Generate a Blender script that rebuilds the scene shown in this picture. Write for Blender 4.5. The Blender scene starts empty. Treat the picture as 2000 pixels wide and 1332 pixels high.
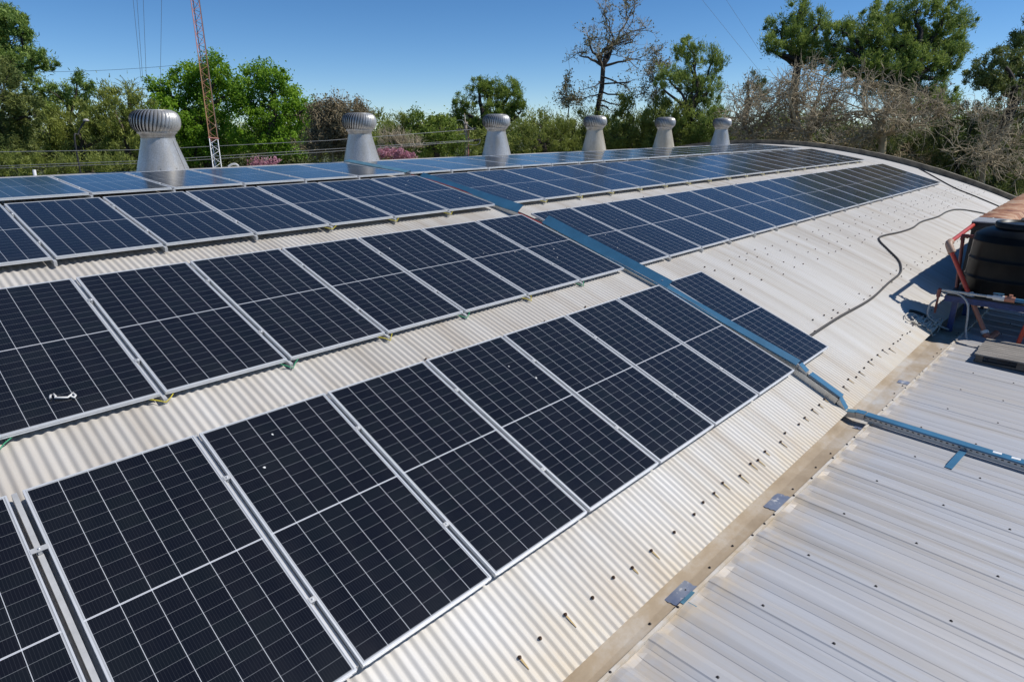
import bpy, math, random
import numpy as np
from mathutils import Vector, Matrix
random.seed(7); RNG = np.random.default_rng(7)
R = math.radians
S = bpy.context.scene
COL = S.collection

# ---------------------------------------------------------------- camera
YAW, PITCH, ROLL = R(43.5923), R(18.4473), R(-0.2019)
FPX = 1247.35                      # focal length for a picture 2000 px wide
GROUND = -8.0
_fw = Vector((math.cos(YAW)*math.cos(PITCH), math.sin(YAW)*math.cos(PITCH), -math.sin(PITCH)))
_r = Vector((math.sin(YAW), -math.cos(YAW), 0)); _u = _r.cross(_fw)
_r, _u = math.cos(ROLL)*_r + math.sin(ROLL)*_u, -math.sin(ROLL)*_r + math.cos(ROLL)*_u
cd = bpy.data.cameras.new('camera'); cam = bpy.data.objects.new('camera', cd); COL.objects.link(cam)
M3 = Matrix((_r, _u, -_fw)).transposed()
cam.matrix_world = M3.to_4x4()
cd.sensor_width = 36; cd.lens = 36*FPX/2000; cd.clip_start = .1; cd.clip_end = 5000
S.camera = cam

# ---------------------------------------------------------------- light, sky, exposure
TO_SUN = Vector((0.62, -0.61, 1.0)).normalized()
SUN_EL = math.asin(TO_SUN.z); SUN_AZ = math.atan2(TO_SUN.x, TO_SUN.y)
w = bpy.data.worlds.new('World'); S.world = w; w.use_nodes = True
nt = w.node_tree; bg = nt.nodes['Background']
sky = nt.nodes.new('ShaderNodeTexSky'); sky.sky_type = 'NISHITA'; sky.sun_disc = False
sky.sun_elevation = SUN_EL; sky.sun_rotation = SUN_AZ
sky.air_density = 0.66; sky.dust_density = 0.0; sky.ozone_density = 4.0; sky.altitude = 500
hsv = nt.nodes.new('ShaderNodeHueSaturation'); hsv.inputs['Saturation'].default_value = 1.2
nt.links.new(sky.outputs[0], hsv.inputs['Color']); nt.links.new(hsv.outputs[0], bg.inputs[0]); bg.inputs[1].default_value = 0.124
ld = bpy.data.lights.new('sun', 'SUN'); ld.energy = 5.0; ld.angle = R(0.53); ld.color = (1, .965, .91)
lo = bpy.data.objects.new('sun', ld); COL.objects.link(lo)
lo.rotation_euler = (-TO_SUN).to_track_quat('-Z', 'Y').to_euler(); lo.location = (20, -20, 40)
S.view_settings.view_transform = 'Standard'; S.view_settings.look = 'None'
S.view_settings.exposure = -0.12; S.view_settings.gamma = 1
S.render.engine = 'CYCLES'
S.cycles.max_bounces = 6; S.cycles.transparent_max_bounces = 8

# ---------------------------------------------------------------- helpers
def at(px, py, depth):
    """a point that many metres in front of the viewpoint, seen in that direction"""
    return depth*(_fw + (px-1000)/FPX*_r - (py-666)/FPX*_u)

class MB:
    """collects shapes for ONE mesh object"""
    def __init__(s): s.v = []; s.f = []; s.m = []; s.cur = 0; s.sm = []
    def add(s, vs, fs, smooth=False):
        b = len(s.v); s.v += [tuple(v) for v in vs]
        for f in fs: s.f.append(tuple(i+b for i in f)); s.m.append(s.cur); s.sm.append(smooth)
        return s
    def box(s, x0, x1, y0, y1, z0, z1):
        return s.add([(x0,y0,z0),(x1,y0,z0),(x1,y1,z0),(x0,y1,z0),(x0,y0,z1),(x1,y0,z1),(x1,y1,z1),(x0,y1,z1)],
                     [(0,3,2,1),(4,5,6,7),(0,1,5,4),(1,2,6,5),(2,3,7,6),(3,0,4,7)])
    def tube(s, pts, rad, n=8, caps=True, smooth=True):
        pts = [Vector(p) for p in pts]; k = len(pts)
        rad = [rad]*k if isinstance(rad, (int, float)) else rad
        vs = []; prev = None
        for i, p in enumerate(pts):
            t = (pts[min(i+1, k-1)] - pts[max(i-1, 0)])
            if t.length < 1e-9: t = Vector((0,0,1))
            t.normalize()
            if prev is None:
                a = Vector((0,0,1)) if abs(t.z) < .9 else Vector((1,0,0))
                nx = t.cross(a).normalized()
            else:
                nx = (prev - t*prev.dot(t))
                nx = nx.normalized() if nx.length > 1e-6 else t.orthogonal().normalized()
            prev = nx; ny = t.cross(nx)
            for j in range(n):
                a = 2*math.pi*j/n
                vs.append(p + rad[i]*(math.cos(a)*nx + math.sin(a)*ny))
        fs = []
        for i in range(k-1):
            for j in range(n):
                j2 = (j+1) % n
                fs.append((i*n+j, i*n+j2, (i+1)*n+j2, (i+1)*n+j))
        s.add(vs, fs, smooth)
        if caps and n > 2:
            s.add(vs[:n], [tuple(range(n-1, -1, -1))]); s.add(vs[-n:], [tuple(range(n))])
        return s
    def lathe(s, prof, n=32, c=(0,0,0), smooth=True):
        vs = []; k = len(prof)
        for (r, z) in prof:
            for j in range(n):
                a = 2*math.pi*j/n; vs.append((c[0]+r*math.cos(a), c[1]+r*math.sin(a), c[2]+z))
        fs = [(i*n+j, i*n+(j+1) % n, (i+1)*n+(j+1) % n, (i+1)*n+j) for i in range(k-1) for j in range(n)]
        return s.add(vs, fs, smooth)
    def build(s, name, mats, parent=None):
        me = bpy.data.meshes.new(name); me.from_pydata(s.v, [], s.f)
        mats = mats if isinstance(mats, (list, tuple)) else [mats]
        for m in mats: me.materials.append(m)
        me.polygons.foreach_set('material_index', s.m); me.polygons.foreach_set('use_smooth', s.sm)
        me.update(); o = bpy.data.objects.new(name, me); COL.objects.link(o)
        if parent: o.parent = parent
        return o
def np_mesh(name, V, F, mat, parent=None, smooth=False, rnd=None):
    """fast mesh from arrays; F is (n,3) or (n,4)"""
    me = bpy.data.meshes.new(name); n, k = F.shape
    me.vertices.add(len(V)); me.vertices.foreach_set('co', np.ascontiguousarray(V, np.float32).ravel())
    me.loops.add(n*k); me.loops.foreach_set('vertex_index', np.ascontiguousarray(F, np.int32).ravel())
    me.polygons.add(n); me.polygons.foreach_set('loop_start', np.arange(0, n*k, k, dtype=np.int32))
    me.polygons.foreach_set('use_smooth', np.full(n, smooth))
    me.update(calc_edges=True); me.materials.append(mat)
    if rnd is not None:
        a = me.attributes.new('tint', 'FLOAT', 'FACE'); a.data.foreach_set('value', np.asarray(rnd, np.float32))
    o = bpy.data.objects.new(name, me); COL.objects.link(o)
    if parent: o.parent = parent
    return o
def tag(o, label=None, cat=None, group=None, kind=None):
    if label: o['label'] = label
    if cat: o['category'] = cat
    if group: o['group'] = group
    if kind: o['kind'] = kind
    return o
def empty(name, loc=(0,0,0), rot=(0,0,0)):
    o = bpy.data.objects.new(name, None); COL.objects.link(o); o.location = loc; o.rotation_euler = rot
    o.empty_display_size = .1
    return o
def copy_tree(o, parent=None):
    c = o.copy(); COL.objects.link(c); c.parent = parent
    for ch in o.children: copy_tree(ch, c)
    return c

# ---------------------------------------------------------------- materials
class NB:
    def __init__(s, name):
        s.m = bpy.data.materials.new(name); s.m.use_nodes = True; s.t = s.m.node_tree
        s.p = s.t.nodes['Principled BSDF']
    def n(s, typ, **kw):
        x = s.t.nodes.new(typ)
        for k, v in kw.items(): setattr(x, k, v)
        return x
    def l(s, a, b): s.t.links.new(a, b)
    def math(s, op, a, b=None, clamp=False):
        x = s.n('ShaderNodeMath', operation=op, use_clamp=clamp)
        for i, q in enumerate((a, b)):
            if q is None: continue
            if isinstance(q, (int, float)): x.inputs[i].default_value = q
            else: s.l(q, x.inputs[i])
        return x.outputs[0]
    def mix(s, fac, a, b, mode='MIX'):
        x = s.n('ShaderNodeMix', data_type='RGBA', blend_type=mode)
        for sock, q in ((x.inputs[0], fac), (x.inputs[6], a), (x.inputs[7], b)):
            if isinstance(q, (int, float)): sock.default_value = q
            elif isinstance(q, tuple): sock.default_value = (*q[:3], 1)
            else: s.l(q, sock)
        return x.outputs[2]
    def noise(s, scale=5, detail=4, rough=.55, vec=None, sc=None, dist=0):
        x = s.n('ShaderNodeTexNoise'); x.inputs['Scale'].default_value = scale
        x.inputs['Detail'].default_value = detail; x.inputs['Roughness'].default_value = rough
        x.inputs['Distortion'].default_value = dist
        v = vec if vec is not None else s.obj()
        if sc:
            mp = s.n('ShaderNodeMapping'); mp.inputs['Scale'].default_value = sc; s.l(v, mp.inputs[0]); v = mp.outputs[0]
        s.l(v, x.inputs['Vector']); return x.outputs[0]
    def obj(s):
        return s.n('ShaderNodeTexCoord').outputs['Object']
    def ramp(s, fac, stops):
        x = s.n('ShaderNodeValToRGB'); e = x.color_ramp.elements
        while len(e) < len(stops): e.new(.5)
        for q, (p, c) in zip(e, stops): q.position = p; q.color = (*c, 1) if isinstance(c, tuple) else (c, c, c, 1)
        s.l(fac, x.inputs[0]); return x.outputs[0]
    def base(s, c):
        if isinstance(c, tuple): s.p.inputs['Base Color'].default_value = (*c[:3], 1)
        else: s.l(c, s.p.inputs['Base Color'])
    def set(s, **kw):
        for k, v in kw.items():
            i = s.p.inputs[k.replace('_', ' ')]
            if isinstance(v, (int, float)): i.default_value = v
            else: s.l(v, i)
        return s
    def bump(s, h, strength=.3, dist=.01):
        b = s.n('ShaderNodeBump'); b.inputs['Strength'].default_value = strength; b.inputs['Distance'].default_value = dist
        s.l(h, b.inputs['Height']); s.l(b.outputs[0], s.p.inputs['Normal'])
def simple(name, c, rough=.5, metal=0., var=.15, scale=8, sc=None, dark=None, bump=0.):
    b = NB(name); n = b.noise(scale, 5, .6, sc=sc)
    d = dark if dark else tuple(x*(1-2*var) for x in c)
    b.base(b.ramp(n, [(.3, d), (.62, c), (.85, tuple(min(1, x*(1+var)) for x in c))]))
    b.set(Roughness=rough, Metallic=metal)
    if bump: b.bump(n, bump)
    return b.m

def mat_vault():
    b = NB('painted_corrugated_steel'); o = b.obj()
    sep = b.n('ShaderNodeSeparateXYZ'); b.l(o, sep.inputs[0]); X = sep.outputs[0]; Y = sep.outputs[1]
    st = b.noise(1.0, 5, .6, sc=(3.2, .22, .22)); bl = b.noise(.35, 4, .6); fine = b.noise(30, 4, .7, sc=(1, .35, 1))
    fl = b.math('FLOOR', b.math('DIVIDE', X, .836))
    wn = b.n('ShaderNodeTexWhiteNoise', noise_dimensions='1D'); b.l(fl, wn.inputs['W'])
    c = b.ramp(st, [(.28, (.41, .355, .29)), (.43, (.515, .48, .43)), (.55, (.57, .543, .50)), (.75, (.615, .598, .567))])
    c = b.mix(b.ramp(bl, [(.40, 0.), (.75, .40)]), c, (.54, .505, .455))
    c = b.mix(b.ramp(fine, [(.60, 0.), (.8, .35)]), c, (.42, .36, .29))
    gx = b.math('SUBTRACT', 1.0, b.math('DIVIDE', b.math('SUBTRACT', X, 5.5), 4.0), clamp=True)
    gy = b.math('DIVIDE', b.math('SUBTRACT', Y, 3.6), 1.4, clamp=True)
    old = b.math('MULTIPLY', b.math('MULTIPLY', gx, gy), b.ramp(b.noise(1.4, 5, .6, sc=(1, .5, 1)), [(.3, .55), (.7, 1.)]))
    c = b.mix(old, c, b.mix(.5, c, (.33, .30, .26)))
    # grime gathering along the eave
    e = b.math('SUBTRACT', 1.0, b.math('DIVIDE', b.math('SUBTRACT', Y, 2.15), .55), clamp=True)
    e = b.math('MULTIPLY', e, b.ramp(b.noise(5, 4, .6, sc=(1, .4, 1)), [(.3, .25), (.7, .85)]))
    c = b.mix(e, c, (.56, .46, .33))
    c = b.mix(.12, c, b.ramp(wn.outputs[0], [(0, .45), (1, .85)]), 'OVERLAY')
    b.base(c); b.set(Roughness=.55); b.p.inputs['Specular IOR Level'].default_value = .35
    b.bump(b.noise(60, 3, .6), .08, .004)
    return b.m
def mat_deck():
    b = NB('galvanised_deck_sheet'); o = b.obj()
    st = b.noise(1.0, 6, .65, sc=(7.0, .25, 1)); bl = b.noise(.6, 5, .6); fine = b.noise(22, 5, .7, sc=(1, .2, 1))
    c = b.ramp(st, [(.30, (.30, .282, .262)), (.43, (.385, .377, .376)), (.55, (.40, .407, .428)), (.8, (.475, .48, .50))])
    c = b.mix(b.ramp(bl, [(.45, 0.), (.75, .45)]), c, (.46, .415, .36))
    c = b.mix(b.ramp(fine, [(.60, 0.), (.8, .5)]), c, (.36, .335, .31))
    sp_ = b.n('ShaderNodeSeparateXYZ'); b.l(o, sp_.inputs[0])
    e = b.math('SUBTRACT', 1.0, b.math('DIVIDE', b.math('SUBTRACT', 1.86, sp_.outputs[1]), .35), clamp=True)
    e = b.math('MULTIPLY', e, b.ramp(b.noise(4, 5, .65), [(.35, .1), (.65, .8)]))
    c = b.mix(e, c, (.50, .40, .27))
    b.base(c); b.set(Roughness=.5, Metallic=.12)
    b.bump(b.noise(40, 3, .6, sc=(1, .3, 1)), .1, .004)
    return b.m
def mat_gutter():
    b = NB('dusty_gutter_sheet')
    n = b.noise(1.1, 6, .65, sc=(1, 1.6, 1)); f = b.noise(14, 5, .7)
    c = b.ramp(n, [(.30, (.27, .205, .135)), (.46, (.36, .285, .20)), (.56, (.42, .365, .30)), (.68, (.46, .45, .435))])
    c = b.mix(b.ramp(f, [(.5, 0.), (.8, .5)]), c, (.30, .235, .16))
    b.base(c); b.set(Roughness=.7); return b.m
def mat_cells():
    """glass over 6 x 22 half cells; local x across, y along the panel"""
    b = NB('solar_glass'); o = b.obj(); sep = b.n('ShaderNodeSeparateXYZ'); b.l(o, sep.inputs[0])
    X, Y = sep.outputs[0], sep.outputs[1]
    def lines(v, pitch, off, half):
        t = b.math('FRACT', b.math('ADD', b.math('DIVIDE', b.math('SUBTRACT', v, off), pitch), 100.5))
        d = b.math('MULTIPLY', b.math('ABSOLUTE', b.math('SUBTRACT', t, .5)), pitch)
        return b.math('LESS_THAN', d, half)
    px = (PW-.044)/6; py = (PL-.044-.012)/22
    col = lines(X, px, .022, .0018)
    up = b.math('GREATER_THAN', Y, PL/2)
    y2 = b.math('SUBTRACT', Y, b.math('MULTIPLY', up, .012))
    row = lines(y2, py, .022, .0012)
    mid = b.math('LESS_THAN', b.math('ABSOLUTE', b.math('SUBTRACT', Y, PL/2)), .0055)
    midd = b.math('LESS_THAN', b.math('ABSOLUTE', b.math('SUBTRACT', Y, PL/2)), .0012)
    ex = b.math('LESS_THAN', b.math('MINIMUM', b.math('SUBTRACT', X, .0), b.math('SUBTRACT', PW, X)), .0205)
    ey = b.math('LESS_THAN', b.math('MINIMUM', b.math('SUBTRACT', Y, .0), b.math('SUBTRACT', PL, Y)), .0205)
    bus = lines(X, px/10, .022+px/20, .0007)
    oi = b.n('ShaderNodeObjectInfo'); rnd = oi.outputs['Random']
    cell = b.n('ShaderNodeTexWhiteNoise', noise_dimensions='3D')
    cv = b.n('ShaderNodeCombineXYZ')
    b.l(b.math('FLOOR', b.math('DIVIDE', b.math('SUBTRACT', X, .022), px)), cv.inputs[0])
    b.l(b.math('FLOOR', b.math('DIVIDE', b.math('SUBTRACT', y2, .022), py)), cv.inputs[1]); b.l(rnd, cv.inputs[2])
    b.l(cv.outputs[0], cell.inputs['Vector'])
    c = b.ramp(cell.outputs[0], [(0, (.0050, .0056, .0088)), (.5, (.0058, .0068, .0105)), (1, (.0062, .0082, .0106))])
    c = b.mix(b.math('MULTIPLY', bus, .04), c, (.5, .52, .55))
    c = b.mix(b.math('MULTIPLY', row, .24), c, (.62, .64, .67))
    c = b.mix(b.math('MULTIPLY', col, .66), c, (.72, .74, .77))
    c = b.mix(b.math('MULTIPLY', mid, b.math('SUBTRACT', .8, b.math('MULTIPLY', midd, .55))), c, (.72, .73, .76))
    c = b.mix(b.math('MULTIPLY', b.math('MAXIMUM', ex, ey), .55), c, (.6, .62, .64))
    # a thin film of dust, thicker toward the lower edge
    def noise4(scale, detail, sc):
        x = b.n('ShaderNodeTexNoise', noise_dimensions='4D'); x.inputs['Scale'].default_value = scale; x.inputs['Detail'].default_value = detail; x.inputs['Roughness'].default_value = .65
        mp = b.n('ShaderNodeMapping'); mp.inputs['Scale'].default_value = sc; b.l(o, mp.inputs[0]); b.l(mp.outputs[0], x.inputs['Vector'])
        b.l(b.math('MULTIPLY', rnd, 60.), x.inputs['W']); return x.outputs[0]
    wn = noise4(2.6, 6, (1.6, .55, 1)); f2 = noise4(90, 2, (1, 1, 1))
    low = b.math('SUBTRACT', 1.0, b.math('DIVIDE', Y, .30), clamp=True)
    dust = b.math('MULTIPLY', b.ramp(wn, [(.38, .1), (.72, 1.)]), b.math('ADD', .006, b.math('MULTIPLY', rnd, .007)))
    dust = b.math('ADD', dust, b.math('MULTIPLY', b.math('MULTIPLY', low, wn), .018))
    dust = b.math('ADD', dust, b.math('MULTIPLY', b.ramp(f2, [(.72, 0.), (.78, 1.)]), .008))
    c = b.mix(dust, c, (.55, .52, .47))
    b.base(c); b.set(Roughness=b.ramp(wn, [(.3, .12), (.8, .18)])); b.p.inputs['IOR'].default_value = 1.42
    b.p.inputs['Sheen Weight'].default_value = .02; b.p.inputs['Sheen Roughness'].default_value = .45; b.p.inputs['Sheen Tint'].default_value = (.95, .93, .9, 1)
    return b.m
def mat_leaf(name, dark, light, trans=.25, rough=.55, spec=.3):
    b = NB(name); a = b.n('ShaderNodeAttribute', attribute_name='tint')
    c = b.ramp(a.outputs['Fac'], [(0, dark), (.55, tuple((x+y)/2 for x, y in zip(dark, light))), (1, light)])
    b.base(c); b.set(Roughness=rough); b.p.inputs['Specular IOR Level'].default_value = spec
    tr = b.n('ShaderNodeBsdfTranslucent'); b.l(c, tr.inputs[0])
    mx = b.n('ShaderNodeMixShader'); mx.inputs[0].default_value = trans
    b.l(b.p.outputs[0], mx.inputs[1]); b.l(tr.outputs[0], mx.inputs[2])
    out = [n for n in b.t.nodes if n.type == 'OUTPUT_MATERIAL'][0]; b.l(mx.outputs[0], out.inputs[0])
    return b.m
def mat_galv():
    b = NB('galvanised_steel'); n = b.noise(55, 3, .6); v = b.noise(5, 5, .6, sc=(1, 1, .25))
    c = b.ramp(n, [(.3, (.33, .33, .325)), (.5, (.46, .46, .455)), (.7, (.55, .55, .54))])
    c = b.mix(b.ramp(v, [(.42, 0.), (.75, .75)]), c, (.40, .35, .27))
    c = b.mix(b.ramp(b.noise(70, 2, .5), [(.64, 0.), (.70, .6)]), c, (.16, .14, .12))
    b.base(c); b.set(Roughness=.42, Metallic=.5); return b.m
def mat_rust():
    b = NB('rusty_sheet'); n = b.noise(2.2, 6, .7, sc=(1.6, 1, 1)); f = b.noise(20, 5, .7)
    c = b.ramp(n, [(.36, (.16, .055, .025)), (.46, (.32, .135, .06)), (.55, (.44, .25, .14)), (.68, (.52, .42, .31))])
    c = b.mix(b.ramp(f, [(.5, 0.), (.8, .5)]), c, (.20, .085, .04))
    b.base(c); b.set(Roughness=.75); return b.m
def mat_slots():
    b = NB('slotted_tray_side'); o = b.obj(); sep = b.n('ShaderNodeSeparateXYZ'); b.l(o, sep.inputs[0])
    t = b.math('FRACT', b.math('DIVIDE', sep.outputs[1], .062))
    m = b.math('LESS_THAN', b.math('ABSOLUTE', b.math('SUBTRACT', t, .5)), .22)
    z = b.math('LESS_THAN', b.math('ABSOLUTE', b.math('SUBTRACT', sep.outputs[2], .052)), .007)
    c = b.mix(b.math('MULTIPLY', m, z), b.ramp(b.noise(30, 3, .6), [(.3, (.42, .42, .40)), (.7, (.56, .56, .54))]), (.02, .02, .022))
    b.base(c); b.set(Roughness=.42, Metallic=.45); return b.m

PW, PL = 1.134, 2.363
MAT = dict(
    vault=mat_vault(), deck=mat_deck(), gutter=mat_gutter(), cells=mat_cells(), galv=mat_galv(), rust=mat_rust(), slots=mat_slots(),
    frame=simple('anodised_aluminium', (.70, .71, .72), .38, .35, .05, 3),
    backsheet=simple('panel_backsheet', (.5, .5, .5), .7),
    railm=simple('rail_aluminium', (.58, .58, .57), .45, .4, .08, 10),
    zinc=simple('zinc_patch', (.27, .30, .37), .45, .3, .8, 11, dark=(.15, .18, .27)),
    blue=simple('blue_protective_film', (.055, .17, .285), .30, 0, .12, 3),
    blued=simple('dusty_blue_film', (.10, .23, .31), .35, 0, .2, 4),
    steel=simple('bright_tray_steel', (.55, .55, .53), .4, .5, .1, 12),
    bolt=simple('rusty_bolt', (.15, .085, .05), .8, 0, .3, 60),
    stain=simple('rust_stain', (.50, .36, .16), .7, 0, .2, 50),
    screw=simple('dark_screw', (.035, .03, .03), .6, .2, .2, 60),
    curb=simple('mossy_concrete', (.19, .165, .125), .9, 0, .3, 3, dark=(.07, .062, .05), bump=.4),
    wall=simple('plastered_wall', (.42, .38, .32), .85, 0, .12, 1.5),
    lip=simple('pale_folded_edge', (.60, .56, .50), .6, 0, .12, 6, dark=(.48, .38, .25)),
    tank=simple('black_polyethylene', (.008, .009, .0095), .42, 0, .35, 2.5, sc=(1, 1, .3)),
    tankd=simple('black_polyethylene_dusty', (.014, .015, .016), .45, 0, .4, 5),
    bluep=simple('blue_paint', (.014, .045, .17), .4, 0, .25, 9),
    redpipe=simple('red_pvc', (.52, .055, .028), .4, 0, .12, 7),
    paleredpipe=simple('faded_red_pvc', (.46, .19, .12), .5, 0, .15, 7),
    brownpipe=simple('brown_pvc', (.20, .05, .035), .45, 0, .15, 7),
    tan=simple('tan_fitting', (.42, .26, .18), .55, 0, .12, 9),
    white=simple('white_plastic', (.70, .69, .66), .45, 0, .08, 9),
    whitep=simple('white_paint', (.78, .78, .77), .5, 0, .06, 5),
    red=simple('red_cable', (.45, .03, .03), .5), black=simple('black_rubber', (.02, .02, .02), .55, 0, .2, 9),
    hose=simple('dark_hose', (.05, .045, .04), .6, 0, .2, 30), greyhose=simple('grey_hose', (.42, .42, .40), .5, 0, .1, 20),
    rope=simple('pale_rope', (.62, .58, .50), .8, 0, .15, 40),
    yellow=simple('yellow_wire', (.55, .45, .03), .5), green=simple('green_wire', (.02, .28, .13), .5),
    pallet=simple('weathered_wood', (.27, .245, .215), .85, 0, .25, 3, sc=(8, 1, 8), bump=.3),
    palletd=simple('dark_weathered_wood', (.13, .11, .09), .9, 0, .25, 3, sc=(8, 1, 8)),
    dark=simple('dark_steel_and_vent_shade', (.03, .028, .026), .6, 0, .3, 4),  # dark steel; on the vent drum it paints the shade in the gaps
    bark=simple('bark', (.085, .065, .048), .9, 0, .25, 6, sc=(1, 1, .3)),
    barkdark=simple('dark_bark', (.045, .036, .03), .9, 0, .25, 6, sc=(1, 1, .3)),
    twig=simple('grey_twigs', (.49, .41, .28), .9, 0, .25, 2),
    twigb=simple('brown_twigs', (.46, .37, .225), .9, 0, .25, 2),
    pole=simple('pale_pole_concrete', (.34, .28, .22), .85, 0, .15, 4),
    orange=simple('faded_orange_paint', (.36, .175, .085), .6, 0, .15, 4), mastred=simple('faded_red_paint', (.46, .19, .15), .6, 0, .1, 4),
    wire=simple('aluminium_wire', (.30, .31, .31), .5, .3, .05, 1), wired=simple('dark_wire', (.05, .055, .06), .6, 0, .05, 1),
    lamp=simple('lamp_housing', (.45, .42, .40), .5), drop=simple('white_dropping', (.75, .75, .72), .8),
    grass=simple('grass_ground', (.075, .095, .035), .95, 0, .3, .12, dark=(.06, .05, .03)),
)
for k_, v_, r_ in (('tank', .12, .33), ('tankd', .15, .4)):
    p_ = MAT[k_].node_tree.nodes['Principled BSDF']; p_.inputs['Specular IOR Level'].default_value = v_; p_.inputs['Roughness'].default_value = r_
_b = NB('patched_zinc'); _n = _b.noise(9, 5, .7); _c = _b.ramp(_b.noise(4, 4, .6), [(.3, (.13, .16, .25)), (.6, (.25, .28, .35)), (.8, (.34, .36, .40))])
_b.base(_b.mix(_b.ramp(_n, [(.56, 0.), (.63, .85)]), _c, (.62, .61, .60))); _b.set(Roughness=.4, Metallic=.25); MAT['zinc'] = _b.m
FOL = dict(
    broad=mat_leaf('bright_broad_leaves', (0.118, 0.246, 0.020), (0.354, 0.542, 0.045), 0.45),
    pine=mat_leaf('pine_needles', (0.097, 0.187, 0.041), (0.366, 0.466, 0.105), 0.30),
    pined=mat_leaf('dark_pine_needles', (0.086, 0.132, 0.039), (0.300, 0.323, 0.084), 0.30),
    olive=mat_leaf('olive_needles', (0.130, 0.176, 0.037), (0.382, 0.416, 0.092), 0.35),
    cypress=mat_leaf('cypress_scales', (0.122, 0.198, 0.047), (0.410, 0.488, 0.110), 0.32),
    mid=mat_leaf('mid_green_leaves', (0.114, 0.191, 0.029), (0.345, 0.416, 0.076), 0.40),
    dry=mat_leaf('dry_leaves', (.16, .125, .075), (.30, .25, .145), .25),
    pink=mat_leaf('pink_blossom', (.42, .16, .21), (.70, .40, .46), .25),
    ever=mat_leaf('dark_evergreen', (0.063, 0.097, 0.029), (0.225, 0.245, 0.069), 0.30),
    sparse=mat_leaf('sparse_dry_leaves', (.16, .15, .085), (.26, .25, .12), .25),
)

# ---------------------------------------------------------------- ground
g = MB()
N = 12; L0 = 1500
for i in range(N):
    for j in range(N):
        x0, y0 = -L0+2*L0*i/N, -L0+2*L0*j/N
        g.add([(x0,y0,GROUND),(x0+2*L0/N,y0,GROUND),(x0+2*L0/N,y0+2*L0/N,GROUND),(x0,y0+2*L0/N,GROUND)], [(0,1,2,3)])
tag(g.build('ground', MAT['grass']), kind='structure')

# ---------------------------------------------------------------- vaulted building
YC, ZC, RP = 14.6579, -30.2251, 29.4915       # circle through the panel faces
RR = RP - .105                                # crest of the corrugated roof
X0, X1, YE = -6.0, 34.35, 2.135
def hoff(y):                                  # the sheets sit a little closer or farther under the panels
    y = np.minimum(y, 2*YC-np.asarray(y, float))
    return np.interp(y, [2.1, 3.0, 4.5, 6.2, 8.0, 9.2, 11.0, 14.6], [.098, .088, .096, .132, .126, .124, .112, .110])
def arc(y): return ZC + math.sqrt((RP-float(hoff(y)))**2 - (y-YC)**2)
def slope(y): return math.asin((YC-y)/RR)    # positive: rising toward the ridge
vault = empty('vaulted_building', (12, 14.6, GROUND))
tag(vault, 'long building under a cream corrugated barrel roof carrying the solar panels', 'building')
def kid(o, root):                             # parent without moving
    o.parent = root; o.matrix_parent_inverse = Matrix.Translation(-Vector(root.location)); return o
PITCHC = .076
nx = int((X1-X0)/PITCHC*8); xs = X0 + np.arange(nx+1)*(PITCHC/8)
th0 = -math.asin((YC-YE)/RR); ths = np.concatenate([np.linspace(th0, 0, 44), np.linspace(0, -th0, 12)[1:]])
rad = RR - .0085 + .0085*np.cos(2*np.pi*(xs-X0)/PITCHC)
V = np.zeros((len(ths), len(xs), 3)); V[..., 0] = xs
rad = rad[None, :] - RR + (RP - hoff(YC + np.sin(ths)*RP))[:, None]
V[..., 1] = YC + np.sin(ths)[:, None]*rad; V[..., 2] = ZC + np.cos(ths)[:, None]*rad
ii, jj = np.meshgrid(np.arange(len(ths)-1), np.arange(len(xs)-1), indexing='ij'); k = len(xs)
F = np.stack([ii*k+jj, ii*k+jj+1, (ii+1)*k+jj+1, (ii+1)*k+jj], -1).reshape(-1, 4)
kid(np_mesh('roof_sheet', V.reshape(-1, 3), F, MAT['vault'], smooth=True), vault)
def arc_solid(x0, x1, h0, h1, ya, yb, n, jag=0):
    m = MB(); vs = []
    for i in range(n+1):
        y = ya + (yb-ya)*i/n; t = math.asin((y-YC)/RR); j = random.uniform(-jag, jag)
        for (x, h) in ((x0, h0), (x1, h0), (x1, h1+j), (x0, h1+j)):
            vs.append((x, YC+(RR+h)*math.sin(t), ZC+(RR+h)*math.cos(t)))
    fs = []
    for i in range(n):
        a = i*4
        for q in range(4): fs.append((a+q, a+(q+1) % 4, a+4+(q+1) % 4, a+4+q))
    fs += [(0, 1, 2, 3), (n*4+3, n*4+2, n*4+1, n*4)]
    return m.add(vs, fs)
kid(arc_solid(X1-.02, X1+.26, -.3, .20, YE-.3, 27.2, 70, .008).build('parapet_curb', MAT['curb']), vault)
m = MB(); n = 30; vs = []
for i in range(n+1):
    y = YE + .1 + (27-YE-.2)*i/n
    vs += [(X1+.03, y, GROUND), (X1+.03, y, arc(y)-.12)]
m.add(vs, [(2*i, 2*i+2, 2*i+3, 2*i+1) for i in range(n)]); kid(m.build('gable_wall', MAT['wall']), vault)
for (ya, yb) in ((YE+.45, YE+.65), (26.6, 26.8)):
    m = MB(); m.box(X0, X1, ya, yb, GROUND, arc(YE)-.20); kid(m.build('side_wall', MAT['wall']), vault)

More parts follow.
